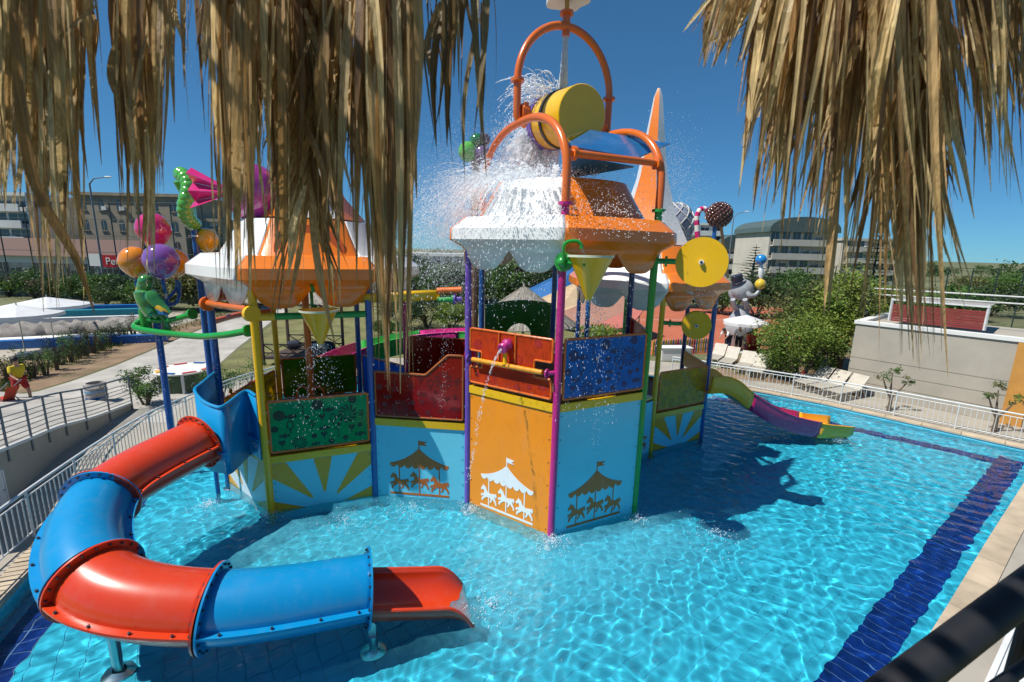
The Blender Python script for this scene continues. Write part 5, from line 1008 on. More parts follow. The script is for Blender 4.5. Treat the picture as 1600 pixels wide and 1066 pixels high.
def car(label, p, col, rz):
    t = thing('parked_car', label, 'car', p, 'cars parked along the street'); M = Matrix.Rotation(rz, 3, 'Z')
    def B(name, poly, w, m, par): o = MB(); o.prism(poly, p + M @ V(0, w / 2, 0), M @ V(1, 0, 0), ZU, 0, w); return o.build(name, m, par, 30)
    bd = B('body', [(-2.1, .3), (2.1, .3), (2.15, .75), (1.3, .92), (-2.0, .98), (-2.15, .7)], 1.7, mat('car_paint_' + col[0], col[1], .25, coat=.8), t); B('cabin', [(-1.7, .98), (1.0, .95), (.35, 1.42), (-1.2, 1.45)], 1.5, GLASSD, t)
    for x in (-1.3, 1.35):
        for s in (-.86, .86): c = p + M @ V(x, s, .32); MB().cyl(c - M @ V(0, .09, 0), c + M @ V(0, .09, 0), .32, 14).build('wheel', DARKSTEEL, t)
q = A(20, 455, 55); q.z = .11; car('silver car parked behind the green windscreen', q, ('silver', (.5, .5, .52)), .1); q = A(66, 450, 56); q.z = .11; car('dark car parked right of the silver car', q, ('dark', (.05, .06, .07)), .1); q = A(125, 448, 57); q.z = .11; car('white car parked behind the net fence', q, ('white', (.7, .7, .7)), .15)
# ------------------------------------------------------------------ thatched gazebo, thatched hut, shade roofs
def thatch_cone(mb, c, r, h, n, z0, sq=False):
    for _ in range(n):
        a = rnd(0, 2 * pi); t0 = rnd(0, .95); L = rnd(.25, .6); t1 = min(1.06, t0 + L); k = rnd(.6, 1.25); mb.tone = (.30 * k, .27 * k, .225 * k, 1)
        def P(t, da=0.): 
            rr = r * t * (1 / max(abs(math.cos(a + da)), abs(math.sin(a + da))) * .85 if sq else 1); return c + V(rr * math.cos(a + da), rr * math.sin(a + da), z0 + h * (1 - t) + rnd(0, .06))
        w = .018 / max(t0, .15); mb.add([P(t0, -w), P(t0, w), P(t1, w * .6 + rnd(-.01, .01)), P(t1, -w * .6)], [(0, 1, 2, 3)])
hp = A(817, 520, 26); hp.z = .1; t = thing('thatched_hut', 'round hut with grey reed thatch roof behind the dark green board', 'hut', hp)
zt = A(817, 447, 26).z; mb = MB(); thatch_cone(mb, hp, 2.9, 2.0, 2600, zt - 2.0 - .1); stuff(mb.build('thatch', THATCHG, t, 0)); MB().lathe([(2.75, zt - 2.1), (.05, zt - .15)], 30, (hp.x, hp.y, 0)).build('roof_cone', WOOD, t); MB().cyl((hp.x, hp.y, .1), (hp.x, hp.y, zt + .12), .08, 8).build('post', WOOD, t)
for k in range(6): a = pi * k / 3; MB().cyl(hp + V(2.3 * math.cos(a), 2.3 * math.sin(a), 0), hp + V(2.3 * math.cos(a), 2.3 * math.sin(a), zt - 1.9), .06, 8).build('post', WOOD, t)
gz = G(478, 562); t = thing('gazebo', 'brown wooden gazebo with shaggy thatch roof and dark cushions on the lawn', 'gazebo', gz); hgt = A(478, 452, gz.y).z
DW = mat('dark_stained_wood', (.075, .05, .04), .6, var=.3)
mb = MB(); thatch_cone(mb, gz, 2.3, 1.1, 2200, hgt - .6, True); stuff(mb.build('thatch', THATCHG, t, 0)); mb = MB(); mb.lathe([(2.5, hgt - .62), (.05, hgt + .42)], 4, (gz.x, gz.y, .0), Matrix.Rotation(pi / 4, 3, 'Z')); mb.build('roof_frame', DW, t, 0)
for sx in (-1.5, 1.5):
    for sy in (-1.3, 1.3): MB().beam(gz + V(sx, sy, 0), gz + V(sx, sy, hgt - .5), .12, .12).build('post', DW, t, 0)
for sy in (-1.3, 1.3):
    for z in (.35, .62, 1.05): MB().beam(gz + V(-1.5, sy, z), gz + V(1.5, sy, z), .06, .06).build('rail', DW, t, 0)
    for x in (-1.5, -.5, .5): MB().beam(gz + V(x, sy, .38), gz + V(x + 1, sy, 1.03), .04, .04).build('cross_brace', DW, t, 0); MB().beam(gz + V(x + 1, sy + .05, .38), gz + V(x, sy + .05, 1.03), .04, .04).build('cross_brace', DW, t, 0)
MB().box(gz + ZU * .32, (2.9, 2.4, .1)).build('platform', DW, t, 0)
CUSH = mat('navy_cushion_fabric', (.02, .025, .05), .9, var=.3)
for k, x in enumerate((-.9, 0, .9)):
    b = MB(); b.ball(gz + V(x, .7, .62), (.42, .16, .26), 12, 8); tag(b.build('cushion', CUSH), ('left', 'middle', 'right')[k] + ' of three dark cushions inside the thatched gazebo', 'cushion', 'gazebo cushions')
SH = [((806, 462), (895, 418), (900, 470), (838, 505), 'blue', (.03, .16, .42), 38, 'blue'), ((838, 470), (905, 440), (925, 470), (868, 492), 'cream', (.55, .40, .24), 36, 'cream'), ((868, 492), (960, 455), (1000, 480), (915, 520), 'brown', (.34, .17, .12), 34, 'terracotta'), ((905, 520), (1000, 478), (1015, 474), (985, 512), 'red', (.40, .12, .09), 31, 'dusty red')]
for p1, p2, p3, p4, nm, c, Y, lb in SH:
    P = [A(*p1, Y), A(*p2, Y + 3), A(*p3, Y + 1), A(*p4, Y - 2)]; ctr = sum(P, Vector()) / 4; t = thing('shade_roof', lb + ' sloping shade roof of the playground behind the cone bucket', 'shade roof', (ctr.x, ctr.y, .1), 'playground shade roofs'); slab4([P[0], P[3], P[2], P[1]], .06, 'roof_sheet', mat('shade_' + nm, c, .7), t)
    for q in P: MB().cyl((q.x, q.y, .1), q, .05, 6).build('post', WOOD, t)

def treeline(label, xa, xb, Y, h, n, pal, dx=14):
    mb = MB()
    for k in range(n): x = lerp(xa, xb, (k + random.random()) / n); hh = h * rnd(.55, 1.1); leaves(mb, V(x, Y + rnd(-dx, dx), .1 + hh * .45), (hh * rnd(.7, 1.1), hh * .7, hh * .55), 240, hh * .16, pal, 9)
    tag(mb.build('treeline', LEAFM, None, 0), label, 'treeline', kind='stuff')
treeline('far wooded strip along the horizon behind the hotels and courts', 60, 330, 170, 6, 46, DG + GR); treeline('scrubby field edge beyond the net fence on the right', 62, 130, 66, 2.4, 34, GR + OL, 10); treeline('far wooded strip along the horizon behind the spire tower', -120, 60, 150, 6, 40, DG + GR)
# ------------------------------------------------------------------ ornaments on the towers
def gloss(n, c): return plastic(n, c, rough=.12, coat=.9, var=.05)
BPK, BOR, BPU, BYE = gloss('pink_balloon', (.62, .02, .16)), gloss('orange_balloon', (.80, .26, .01)), gloss('purple_balloon', (.22, .09, .38)), gloss('amber_balloon', (.74, .36, .01))
LBP = Vector((G(275, 745, -.5).x * .93, 10.9)); LBP = Vector((A(258, 600, 11.4).x, 11.4))
t = thing('spray_post', 'blue post with green pipe hoops and balloon cluster beyond the tube slide', 'spray post', (*LBP, -.5))
MB().cyl((*LBP, -.5), (*LBP, A(240, 500, 11.4).z + .1), .078, 14).build('post', BLUEP, t, receiver=True)
zg = A(320, 525, 10.6).z; pg = [V(*LBP, zg)]
hoop1 = spline([V(LBP.x - .28, LBP.y - .1, zg + .25), V(LBP.x - .26, LBP.y - .32, zg + .05), A(300, 525, 10.4), A(345, 524, 9.9), A(388, 517, 9.55)], 7); MB().tube(hoop1, .075, 12).build('pipe_hoop', GREENP, t)
hoop2 = spline([V(LBP.x - .28, LBP.y - .1, zg + .25), A(262, 501, 11.2), A(300, 491, 11.0)], 7); MB().tube(hoop2, .07, 12).build('pipe_hoop', GREENP, t)
for p, d in ((hoop1[-1], hoop1[-1] - hoop1[-2]), (hoop2[-1], hoop2[-1] - hoop2[-2])): b = MB(); flange(b, p, d, .13, .03); b.build('flange', GREENP, t)
b = MB(); b.cyl(V(LBP.x - .2, LBP.y - .1, zg - .12), V(LBP.x - .2, LBP.y - .1, zg + .5), .12, 14); b.build('pipe_collar', GREENP, t)
# parrot with folded wings clinging to the pipe
pt_ = A(246, 468, 11.2); t2 = thing('parrot_figure', 'glossy green parrot figure with blue and yellow wing tips on the pipe hoop', 'parrot figure', A(262, 518, 11.2))
PG, PB, PYL = gloss('parrot_green', (.05, .26, .06)), gloss('parrot_blue', (.01, .13, .36)), gloss('parrot_yellow', (.66, .42, .03))
def pa(x, y, dy=0.): return A(x, y, 11.2 + dy)
MB().tube(spline([pa(228, 440), pa(226, 450), pa(230, 466), pa(238, 484), pa(250, 495)], 5), [.10] * 2 + [.16] * 5 + [.235] * 6 + [.22] * 5 + [.12] * 3, 14).build('body', PG, t2)
MB().ball(pa(228, 440, -.02), .17, 14, 10).build('head', PG, t2); MB().tube([pa(219, 446, -.05), pa(216, 456, -.05), pa(219, 463, -.03)], [.07, .06, .015], 8).build('beak', PYL, t2)
for s in (-.18, .18): MB().tube(spline([pa(232, 455, s), pa(243, 470, s), pa(258, 484, s), pa(268, 489, s)], 4), [.06, .12, .15, .15, .14, .14, .12, .11, .10, .08, .06, .04, .02], 8, sq=.5).build('wing', PG, t2)
for k, m in enumerate((PYL, PB, PB)): MB().tube([pa(246 + 2 * k, 480 + 4 * k, -.22), pa(256 + k, 486 + 2 * k, -.24), pa(265, 490 + k * .6, -.2)], [.07, .06, .01], 7).build('wing_feather', m, t2)
MB().tube(spline([pa(250, 490), pa(258, 500), pa(262, 512), pa(264, 522)], 5), .07, 10).build('tail', PG, t2)
# balloon cluster
def balloon(px, py, rpx, m, Y, par, st=1.12):
    c = A(px, py, Y); r = rpx / 711 * (Y * .98); b = MB(); b.ball(c, (r, r, r * st), 24, 16); b.v = [tuple(Vector(v) if v[2] > c.z else Vector((c.x + (v[0] - c.x) * (1 - .18 * (c.z - v[2]) / r), c.y + (v[1] - c.y) * (1 - .18 * (c.z - v[2]) / r), v[2]))) for v in b.v]; o = b.build('balloon', m, par, 60)
    MB().tube([c - ZU * (r * st * .98), c - ZU * (r * st * 1.08)], [.02, .06], 8).build('knot', m, o); return c, r
bc = thing('balloon_cluster', 'four glossy balloons, pink, orange, purple and amber, on blue pipes', 'balloon cluster', A(262, 470, 11.5))
for px, py, rp, m, Y in ((240, 360, 24, BPK, 11.9), (211, 410, 22, BOR, 11.5), (252, 409, 25, BPU, 11.3), (272, 411, 21, BYE, 12.0)):
    c, r = balloon(px, py, rp, m, Y, bc); e = A(262 if px > 230 else 250, 478, 11.8); MB().tube(spline([c - ZU * r, c - ZU * (r + .3), e + V(0, 0, .15), e], 5), .04, 8).build('stalk', BLUEP, bc)
MB().tube(spline([A(262, 478, 11.8), A(275, 473, 12), A(280, 462, 12), A(280, 440, 12)], 4), .045, 8).build('stalk', BLUEP, bc)
t3 = thing('balloon_post', 'single yellow balloon beside the white roof edge', 'balloon', A(323, 395, 12.6)); balloon(323, 376, 17, gloss('yellow_balloon', (.66, .46, .01)), 12.6, t3); MB().cyl(A(323, 392, 12.6), V(A(323, 392, 12.6).x, 12.6, 5.3), .04, 8).build('stalk', BLUEP, t3)
# twisted green pretzel ornament on a blue post
g_ = A(293, 312, 12.4); t = thing('pretzel_ornament', 'glossy green twisted candy ornament on a blue post behind the spire tower', 'ornament', V(g_.x + .1, 12.4, -.5)); GG = gloss('candy_green', (.10, .42, .05)); r = .62
b = MB()
for k in range(26):
    a = 2 * pi * k / 26; b.ball(g_ + V(-.56, .83, 0) * (.40 * math.cos(a)) + V(.83, .56, 0) * (.07 * math.sin(3 * a)) + ZU * (r * math.sin(a)), (.19, .19, .19), 10, 7)
b.build('candy_ring', GG, t, 60)
MB().tube([g_ + V(0, 0, -.6), g_ + V(.02, .0, .1), g_ + V(-.05, -.2, .45)], [.17, .15, .12], 12).build('candy_core', GG, t)
MB().cyl((g_.x + .1, g_.y, -.5), (g_.x + .1, g_.y, g_.z - .55), .085, 12).build('post', BLUEP, t); b = MB(); flange(b, V(g_.x + .1, g_.y, A(305, 369, 12.4).z), ZU, .15, .02); b.build('flange', STEEL, t)
# wrapped candy on the roof
w_ = A(396, 302, 11.0); t = thing('wrapped_candy', 'giant purple and pink wrapped candy with fanned ends on the white roof', 'candy ornament', w_ - ZU * .6); CPU, CPK = gloss('candy_purple', (.42, .03, .30)), gloss('candy_pink', (.66, .02, .18))
b = MB(); b.ball(w_, (.62, .62, .66), 28, 18); b.build('candy', CPU, t, 60)
for s in (-1, 1):
    for k in range(5):
        a = -.45 + .9 * k / 4; d0 = V(s * .52, -.15, 0); e_ = V(s * 1.35, -.25 + .2 * (k % 2), .62 * math.sin(a * 1.5)); e2 = V(s * 1.35, -.25 + .2 * ((k + 1) % 2), .62 * math.sin((a + .22) * 1.5)); b = MB(); b.add([w_ + d0 + ZU * (.16 * a), w_ + e_, w_ + e2, w_ + d0 + ZU * (.16 * (a + .2)), w_ + d0 + ZU * (.16 * a) + V(0, .03, 0), w_ + e_ + V(0, .03, 0), w_ + e2 + V(0, .03, 0), w_ + d0 + ZU * (.16 * (a + .2)) + V(0, .03, 0)], [(0, 1, 2, 3), (7, 6, 5, 4), (0, 4, 5, 1), (1, 5, 6, 2), (2, 6, 7, 3), (3, 7, 4, 0)]); b.build('wrapper_fold', CPK, t, 0)
# fruit bunch behind the splash
f_ = A(738, 236, 13.2); t = thing('fruit_ornament', 'green and purple fruit bunch ornament on a post behind the splash', 'ornament', V(f_.x, 13.2, 6.0))
for dx, dz, r_, m in ((-.12, -.02, .27, GG), (.28, -.08, .25, gloss('plum_purple', (.13, .07, .18))), (.12, .26, .20, gloss('leaf_green', (.02, .16, .05))), (.34, .30, .16, gloss('dark_plum', (.06, .03, .07)))): MB().ball(f_ + V(dx, 0, dz), r_, 18, 12).build('fruit', m, t, 60)
MB().tube([V(f_.x + .1, 13.2, 3.0), f_ + V(.1, .05, -.2)], [.09, .14], 10).build('trunk_post', mat('brown_paint', (.16, .09, .05), .6), t)
# chocolate lollipop, candy cane, lattice cone
ch = A(1124, 336, 15.2); t = thing('chocolate_lollipop', 'round bumpy chocolate brown lollipop on a blue post behind the yellow wheel', 'lollipop ornament', V(ch.x - .1, 15.2, 5.2)); CHO = gloss('chocolate', (.10, .04, .03)); b = MB(); b.ball(ch, .36, 18, 12)
for k in range(150):
    z = 1 - 2 * (k + .5) / 150; a = k * 2.39996; s = math.sqrt(1 - z * z); d = V(s * math.cos(a), s * math.sin(a), z); b.ball(ch + d * .37, .055, 6, 4)
b.build('bumpy_ball', CHO, t, 60); MB().cyl(V(ch.x - .1, 15.2, 5.0), ch + V(-.1, 0, -.3), .06, 10).build('post', BLUEP, t)
MB().cyl(ch + V(.08, 0, -.3), ch + V(.55, .1, -2.0), .05, 8).build('brace', mat('tan_wood', (.45, .26, .12), .6), t); MB().ball(ch + V(-.05, -.1, -1.02), .13, 10, 8).build('bracket', GREENP, t)
cn = A(1098, 333, 15.6); t = thing('candy_cane', 'pink and white candy cane ornament left of the chocolate lollipop', 'candy cane', V(A(1090, 372, 15.6).x, 15.6, A(1090, 372, 15.6).z)); cp = spline([A(1090, 372, 15.6), A(1089, 352, 15.6), A(1089, 338, 15.6), A(1094, 328, 15.6), A(1102, 327, 15.6), A(1106, 335, 15.6), A(1104, 342, 15.6)], 6)
for k in range(0, len(cp) - 3, 3): MB().tube(cp[k:k + 4], .085, 12).build('stripe', (BPK, WHITE)[(k // 3) % 2], t)
lc = A(1052, 352, 17.2); t = thing('lattice_ball', 'pale grey lattice covered ball ornament behind the orange roof edge', 'ornament', lc - ZU * .6); MB().ball(lc, (.72, .72, .80), 24, 16).build('ball', mat('grey_blue_ball', (.22, .25, .33), .4), t, 60)
for k in range(10):
    for s in (-1, 1): MB().tube([lc + V(.74 * math.sin(th) * math.cos(2 * pi * k / 10 + s * th), .74 * math.sin(th) * math.sin(2 * pi * k / 10 + s * th), -.82 * math.cos(th)) for th in [pi * (j + .6) / 14 for j in range(13)]], .022, 5).build('lattice_strip', mat('pale_lattice', (.55, .55, .52), .5), t)
MB().cyl(V(lc.x, lc.y, 5.4), lc - ZU * .7, .09, 8).build('post', BLUEP, t)
# pipes on the left tower
t = thing('spray_pipe', 'orange and green spray pipes running round the posts of the spire tower', 'spray pipes', (*HL[0], 4.2))
zo = A(330, 476, HL[5].y).z; P5, P0, P1_ = V(*HL[5], zo), V(*HL[0], zo), V(*HL[1], zo)
for a_, b_, m in ((P5, P0, ORANGEP), (V(*HL[4], zo + .1), P5, ORANGEP)): MB().cyl(lerp(a_, b_, .05) + V(0, -.1, .05), lerp(a_, b_, .95) + V(0, -.1, .12), .085, 12).build('pipe', m, t)
for p in (P5, P0): b = MB(); flange(b, p + V(.02, -.12, .03), V(.6, -.4, 0), .17, .05); b.build('flange', ORANGEP if p is P5 else YELLOW, t)
MB().cyl(lerp(P0, P1_, .08) - ZU * .06, lerp(P0, P1_, .97) - ZU * .06, .075, 12).build('pipe', GREENP, t); MB().cyl(P0 - ZU * .06, lerp(P0, P1_, .17) - ZU * .06, .085, 12).build('pipe_sleeve', YELLOW, t)
for a_, b_ in ((V(*HL[4], zo - .45), P5 - ZU * .45),): MB().tube(spline([a_, lerp(a_, b_, .4) + V(-.35, .2, 0), b_ + V(-.1, .1, 0)], 6), .075, 12).build('pipe', ORANGEP, t)
# ------------------------------------------------------------------ elephant statue
el = A(1158, 470, 30); el.z = .1; t = thing('elephant_statue', 'grey elephant statue in a dark top hat balancing balls on its raised trunk', 'statue', el); EG = mat('statue_grey', (.33, .34, .36), .35, var=.1)
sc_e = 30 / 711 * 1.0
def ep(x, y, dy=0.): return A(x, y, 30 + dy)
MB().tube(spline([ep(1158, 555), ep(1156, 535), ep(1154, 512), ep(1158, 492), ep(1162, 478)], 5), [.25, .45, .6, .7, .75, .8, .82, .85, .88, .9, .88, .82, .76, .7, .62, .56, .5, .45, .42, .38, .35], 18).build('body', EG, t, 60)
MB().ball(ep(1160, 453, -.3), (.68, .6, .7), 20, 14).build('head', EG, t, 60)
for s, x in ((-1, 1147), (1, 1170)): MB().ball(ep(x, 456, -.1), (.34, .10, .52), 16, 10, Matrix.Rotation(s * .4, 3, 'Z')).build('ear', EG, t, 60)
MB().tube(spline([ep(1166, 456, -.7), ep(1172, 462, -.9), ep(1180, 461, -.9), ep(1186, 454, -.9), ep(1187, 449, -.9)], 5), [.2, .19, .18, .17, .16, .15, .15, .14, .14, .13, .13, .12, .12, .11, .11, .1, .1, .1, .09, .09, .08], 12).build('trunk', EG, t, 60)
for x, dy in ((1149, -.5), (1168, -.5)): MB().tube([ep(x, 482, -.2), ep(x - 3, 476, -.7), ep(x - 4, 468, -.9)], [.2, .16, .15], 12).build('front_leg', EG, t, 60)
for x in (1150, 1166): MB().tube([ep(x, 515), ep(x, 540), V(ep(x, 550).x, 30, .1)], [.32, .26, .28], 12).build('hind_leg', EG, t, 60)
HATM = mat('hat_navy', (.03, .03, .05), .5); MB().lathe([(0, 0), (.52, 0), (.52, .05), (.34, .06), (.37, .5), (0, .5)], 20, ep(1153, 442, -.3), Matrix.Rotation(-.35, 3, 'Y')).build('top_hat', HATM, t)
for x, y, r_, m, nm in ((1188, 444, .33, gloss('ball_yellow', (.68, .46, .02)), 'yellow'), (1189, 406, .33, gloss('ball_blue', (.02, .22, .55)), 'blue')): MB().ball(ep(x, y, -.9), r_, 18, 12).build('ball', m, t, 60)
MB().tube([ep(1189, 436, -.9), ep(1189, 429, -.9), ep(1189, 420, -.9), ep(1189, 414, -.9)], [.08, .17, .14, .09], 12).build('juggling_pin', WHITE, t)
# ------------------------------------------------------------------ people
SKIN = mat('skin', (.40, .22, .14), .5, var=.05); HAIR = mat('dark_hair', (.015, .012, .01), .6); SHOE = mat('dark_shoe', (.02, .02, .02), .5)
def skinmesh(name, pts, edges, rad, m, parent, M, o):
    me = bpy.data.meshes.new(name); me.from_pydata([o + M @ Vector(p) for p in pts], edges, []); ob = bpy.data.objects.new(name, me); COL.objects.link(ob); ob.parent = parent; ob.matrix_parent_inverse = Matrix.Translation(-root_loc(parent))
    md = ob.modifiers.new('skin', 'SKIN'); md.use_smooth_shade = True; md2 = ob.modifiers.new('sub', 'SUBSURF'); md2.levels = 2; md2.render_levels = 2
    for i, r_ in enumerate(rad): v = me.skin_vertices[0].data[i]; v.radius = (r_, r_) if not isinstance(r_, tuple) else r_; v.use_root = i == 0
    me.materials.append(m); return ob
def person(label, p, rz, h, shirt, pants, pose, hairm=HAIR, sleeve=True):
    k = h / 1.75; M = Matrix.Rotation(rz, 3, 'Z') @ Matrix.Scale(k, 3); p = Vector(p); t = thing('person', label, 'person', p)
    J = dict(pel=(0, 0, .95), wai=(0, 0, 1.1), che=(0, 0, 1.32), nek=(0, 0, 1.48), chin=(0, -.02, 1.56), hd=(0, -.02, 1.66), ls=(.19, 0, 1.41), le=(.25, .02, 1.14), lw=(.25, -.08, .90), lh=(.25, -.11, .80), rs=(-.19, 0, 1.41), re=(-.25, .02, 1.14), rw=(-.25, -.08, .90), rh=(-.25, -.11, .80), lhp=(.10, 0, .92), lk=(.11, -.03, .50), la=(.11, .03, .08), lt=(.11, -.12, .04), rhp=(-.10, 0, .92), rk=(-.11, -.03, .50), ra=(-.11, .03, .08), rt=(-.11, -.12, .04)); J.update(pose)
    names = list(J); I = {n: i for i, n in enumerate(names)}; ch = [('pel', 'wai'), ('wai', 'che'), ('che', 'nek'), ('nek', 'chin'), ('chin', 'hd'), ('che', 'ls'), ('ls', 'le'), ('le', 'lw'), ('lw', 'lh'), ('che', 'rs'), ('rs', 're'), ('re', 'rw'), ('rw', 'rh'), ('pel', 'lhp'), ('lhp', 'lk'), ('lk', 'la'), ('la', 'lt'), ('pel', 'rhp'), ('rhp', 'rk'), ('rk', 'ra'), ('ra', 'rt')]
    rad = dict(pel=.13, wai=.115, che=.13, nek=.055, chin=.07, hd=.095, ls=.06, le=.042, lw=.03, lh=.035, rs=.06, re=.042, rw=.03, rh=.035, lhp=.09, lk=.06, la=.04, lt=.035, rhp=.09, rk=.06, ra=.04, rt=.035)
    skinmesh('body', [J[n] for n in names], [(I[a], I[b]) for a, b in ch], [rad[n] * k for n in names], SKIN, t, M, p)
    def sub(name, nodes, links, m, g): ii = {n: i for i, n in enumerate(nodes)}; skinmesh(name, [J[n] for n in nodes], [(ii[a], ii[b]) for a, b in links], [(rad[n] + g) * k for n in nodes], m, t, M, p)
    def mid(a, b, f): return tuple(lerp(Vector(J[a]), Vector(J[b]), f))
    J['l2'] = J['le'] if sleeve == 2 else mid('ls', 'le', .8); J['r2'] = J['re'] if sleeve == 2 else mid('rs', 're', .8); rad['l2'] = rad['r2'] = .05; J['l3'] = mid('lhp', 'lk', .9 if pants[1] else 1); J['r3'] = mid('rhp', 'rk', .9 if pants[1] else 1); rad['l3'] = rad['r3'] = .075; J['l4'] = mid('lk', 'la', .9); J['r4'] = mid('rk', 'ra', .9); rad['l4'] = rad['r4'] = .05
    sub('shirt', ['pel', 'wai', 'che', 'ls', 'l2', 'rs', 'r2'], [('pel', 'wai'), ('wai', 'che'), ('che', 'ls'), ('ls', 'l2'), ('che', 'rs'), ('rs', 'r2')], shirt, .022)
    if pants[1]: sub('shorts', ['pel', 'lhp', 'l3', 'rhp', 'r3'], [('pel', 'lhp'), ('lhp', 'l3'), ('pel', 'rhp'), ('rhp', 'r3')], pants[0], .026)
    else: sub('trousers', ['pel', 'lhp', 'l3', 'l4', 'rhp', 'r3', 'r4'], [('pel', 'lhp'), ('lhp', 'l3'), ('l3', 'l4'), ('pel', 'rhp'), ('rhp', 'r3'), ('r3', 'r4')], pants[0], .026)
    MB().ball(p + M @ (Vector(J['hd']) + V(0, .02, .03)), tuple(x * k for x in (.105, .115, .105)), 14, 9).build('hair', hairm, t, 60)
    for a in ('la', 'ra'): q = Vector(J[a]); MB().ball(p + M @ (q + V(0, -.06, -.03)), tuple(x * k for x in (.05, .13, .05)), 10, 7, Matrix.Rotation(rz, 3, 'Z')).build('shoe', SHOE, t, 60)
    MB().ball(p + M @ (Vector(J['hd']) + V(0, -.105, -.02)), .018 * k, 6, 5).build('nose', SKIN, t, 60); return t
q = G(36, 631, .12); person('person in yellow T-shirt and red shorts walking on the path by the ramp', (q.x, q.y, .12), R(80), 1.72, mat('yellow_cotton', (.62, .46, .02), .85), (mat('red_cotton', (.36, .02, .02), .85), True), dict(lk=(.11, -.22, .52), la=(.11, -.25, .09), lt=(.11, -.40, .08), rk=(-.11, .05, .50), ra=(-.11, .34, .14), rt=(-.11, .26, .04), lw=(.26, .16, .95), le=(.26, .14, 1.16), lh=(.27, .2, .86), re=(-.25, -.12, 1.14), rw=(-.24, -.34, 1.02), rh=(-.24, -.42, 1.0)))
WS = mat('white_shirt_cotton', (.72, .74, .76), .85); BT_ = mat('black_trousers', (.02, .02, .025), .85)
q = G(1136, 549, .12); person('waiter in white shirt bending forward under the parasol', (q.x, q.y, .12), R(-60), 1.75, WS, (mat('navy_trousers', (.02, .03, .07), .85), False), dict(wai=(0, -.08, 1.08), che=(0, -.28, 1.24), nek=(0, -.42, 1.32), chin=(0, -.48, 1.34), hd=(0, -.56, 1.38), ls=(.19, -.34, 1.28), rs=(-.19, -.34, 1.28), le=(.22, -.46, 1.02), re=(-.22, -.46, 1.02), lw=(.18, -.62, .86), rw=(-.18, -.62, .86), lh=(.17, -.68, .80), rh=(-.17, -.68, .80)), sleeve=2)
q = G(1152, 551, .12); person('waiter in white shirt and black trousers standing upright under the parasol', (q.x, q.y, .12), R(160), 1.76, WS, (BT_, False), dict(), sleeve=2)
# red pushchair at the photo edge
q = G(12, 640, .12); t = thing('pushchair', 'red and grey pushchair at the photo edge in front of the walking person', 'pushchair', q)
for a_ in ((-.25, -.3), (.25, -.3), (-.25, .35), (.25, .35)): c = q + V(a_[1], a_[0], .14); MB().lathe([(.09, -.02), (.14, -.02), (.14, .02), (.09, .02), (.09, -.02)], 14, c, Matrix.Rotation(pi / 2, 3, 'X')).build('wheel', DARKSTEEL, t)
MB().tube([q + V(.4, -.22, .15), q + V(-.1, -.22, .6), q + V(.45, -.22, 1.05)], .02, 6).build('frame', RAILG, t); MB().tube([q + V(.4, .22, .15), q + V(-.1, .22, .6), q + V(.45, .22, 1.05)], .02, 6).build('frame', RAILG, t)
MB().add([q + V(-.3, -.2, .42), q + V(-.3, .2, .42), q + V(.1, .2, .36), q + V(.1, -.2, .36), q + V(.34, -.2, .85), q + V(.34, .2, .85), q + V(-.3, -.2, .32), q + V(-.3, .2, .32), q + V(.14, .2, .28), q + V(.14, -.2, .28)], [(0, 1, 2, 3), (3, 2, 5, 4), (6, 9, 8, 7), (0, 3, 9, 6), (1, 7, 8, 2), (0, 6, 7, 1)]).build('seat', mat('red_pram_fabric', (.45, .05, .02), .8), t, 0)
# ------------------------------------------------------------------ hanging palm thatch close to the camera
def strip(mb, pts, w, fold=.35, tw=0., seg=8, taper=.45):
    P = spline(pts, max(2, seg // (len(pts) - 1))); m = len(P); vs = []; fs = []
    for i, p in enumerate(P):
        t = i / (m - 1); d = (P[min(i + 1, m - 1)] - P[max(i - 1, 0)]).normalized(); a = tw * (t + .3); s = d.cross(Vector((math.sin(a), -math.cos(a), .15))).normalized(); n_ = s.cross(d)
        ww = w * .5 * (1 if t < 1 - taper else max(.04, (1 - t) / taper) ** .8) * min(1, .55 + t * 3); vs += [p - s * ww + n_ * ww * fold, p, p + s * ww + n_ * ww * fold]
    for i in range(m - 1):
        for k in (0, 1): fs.append((3 * i + k, 3 * i + k + 1, 3 * i + k + 4, 3 * i + k + 3))
    mb.add(vs, fs)
STW = [(.60, .40, .18), (.46, .29, .12), (.74, .56, .28), (.28, .16, .07), (.56, .42, .21), (.44, .25, .09), (.68, .50, .24)]
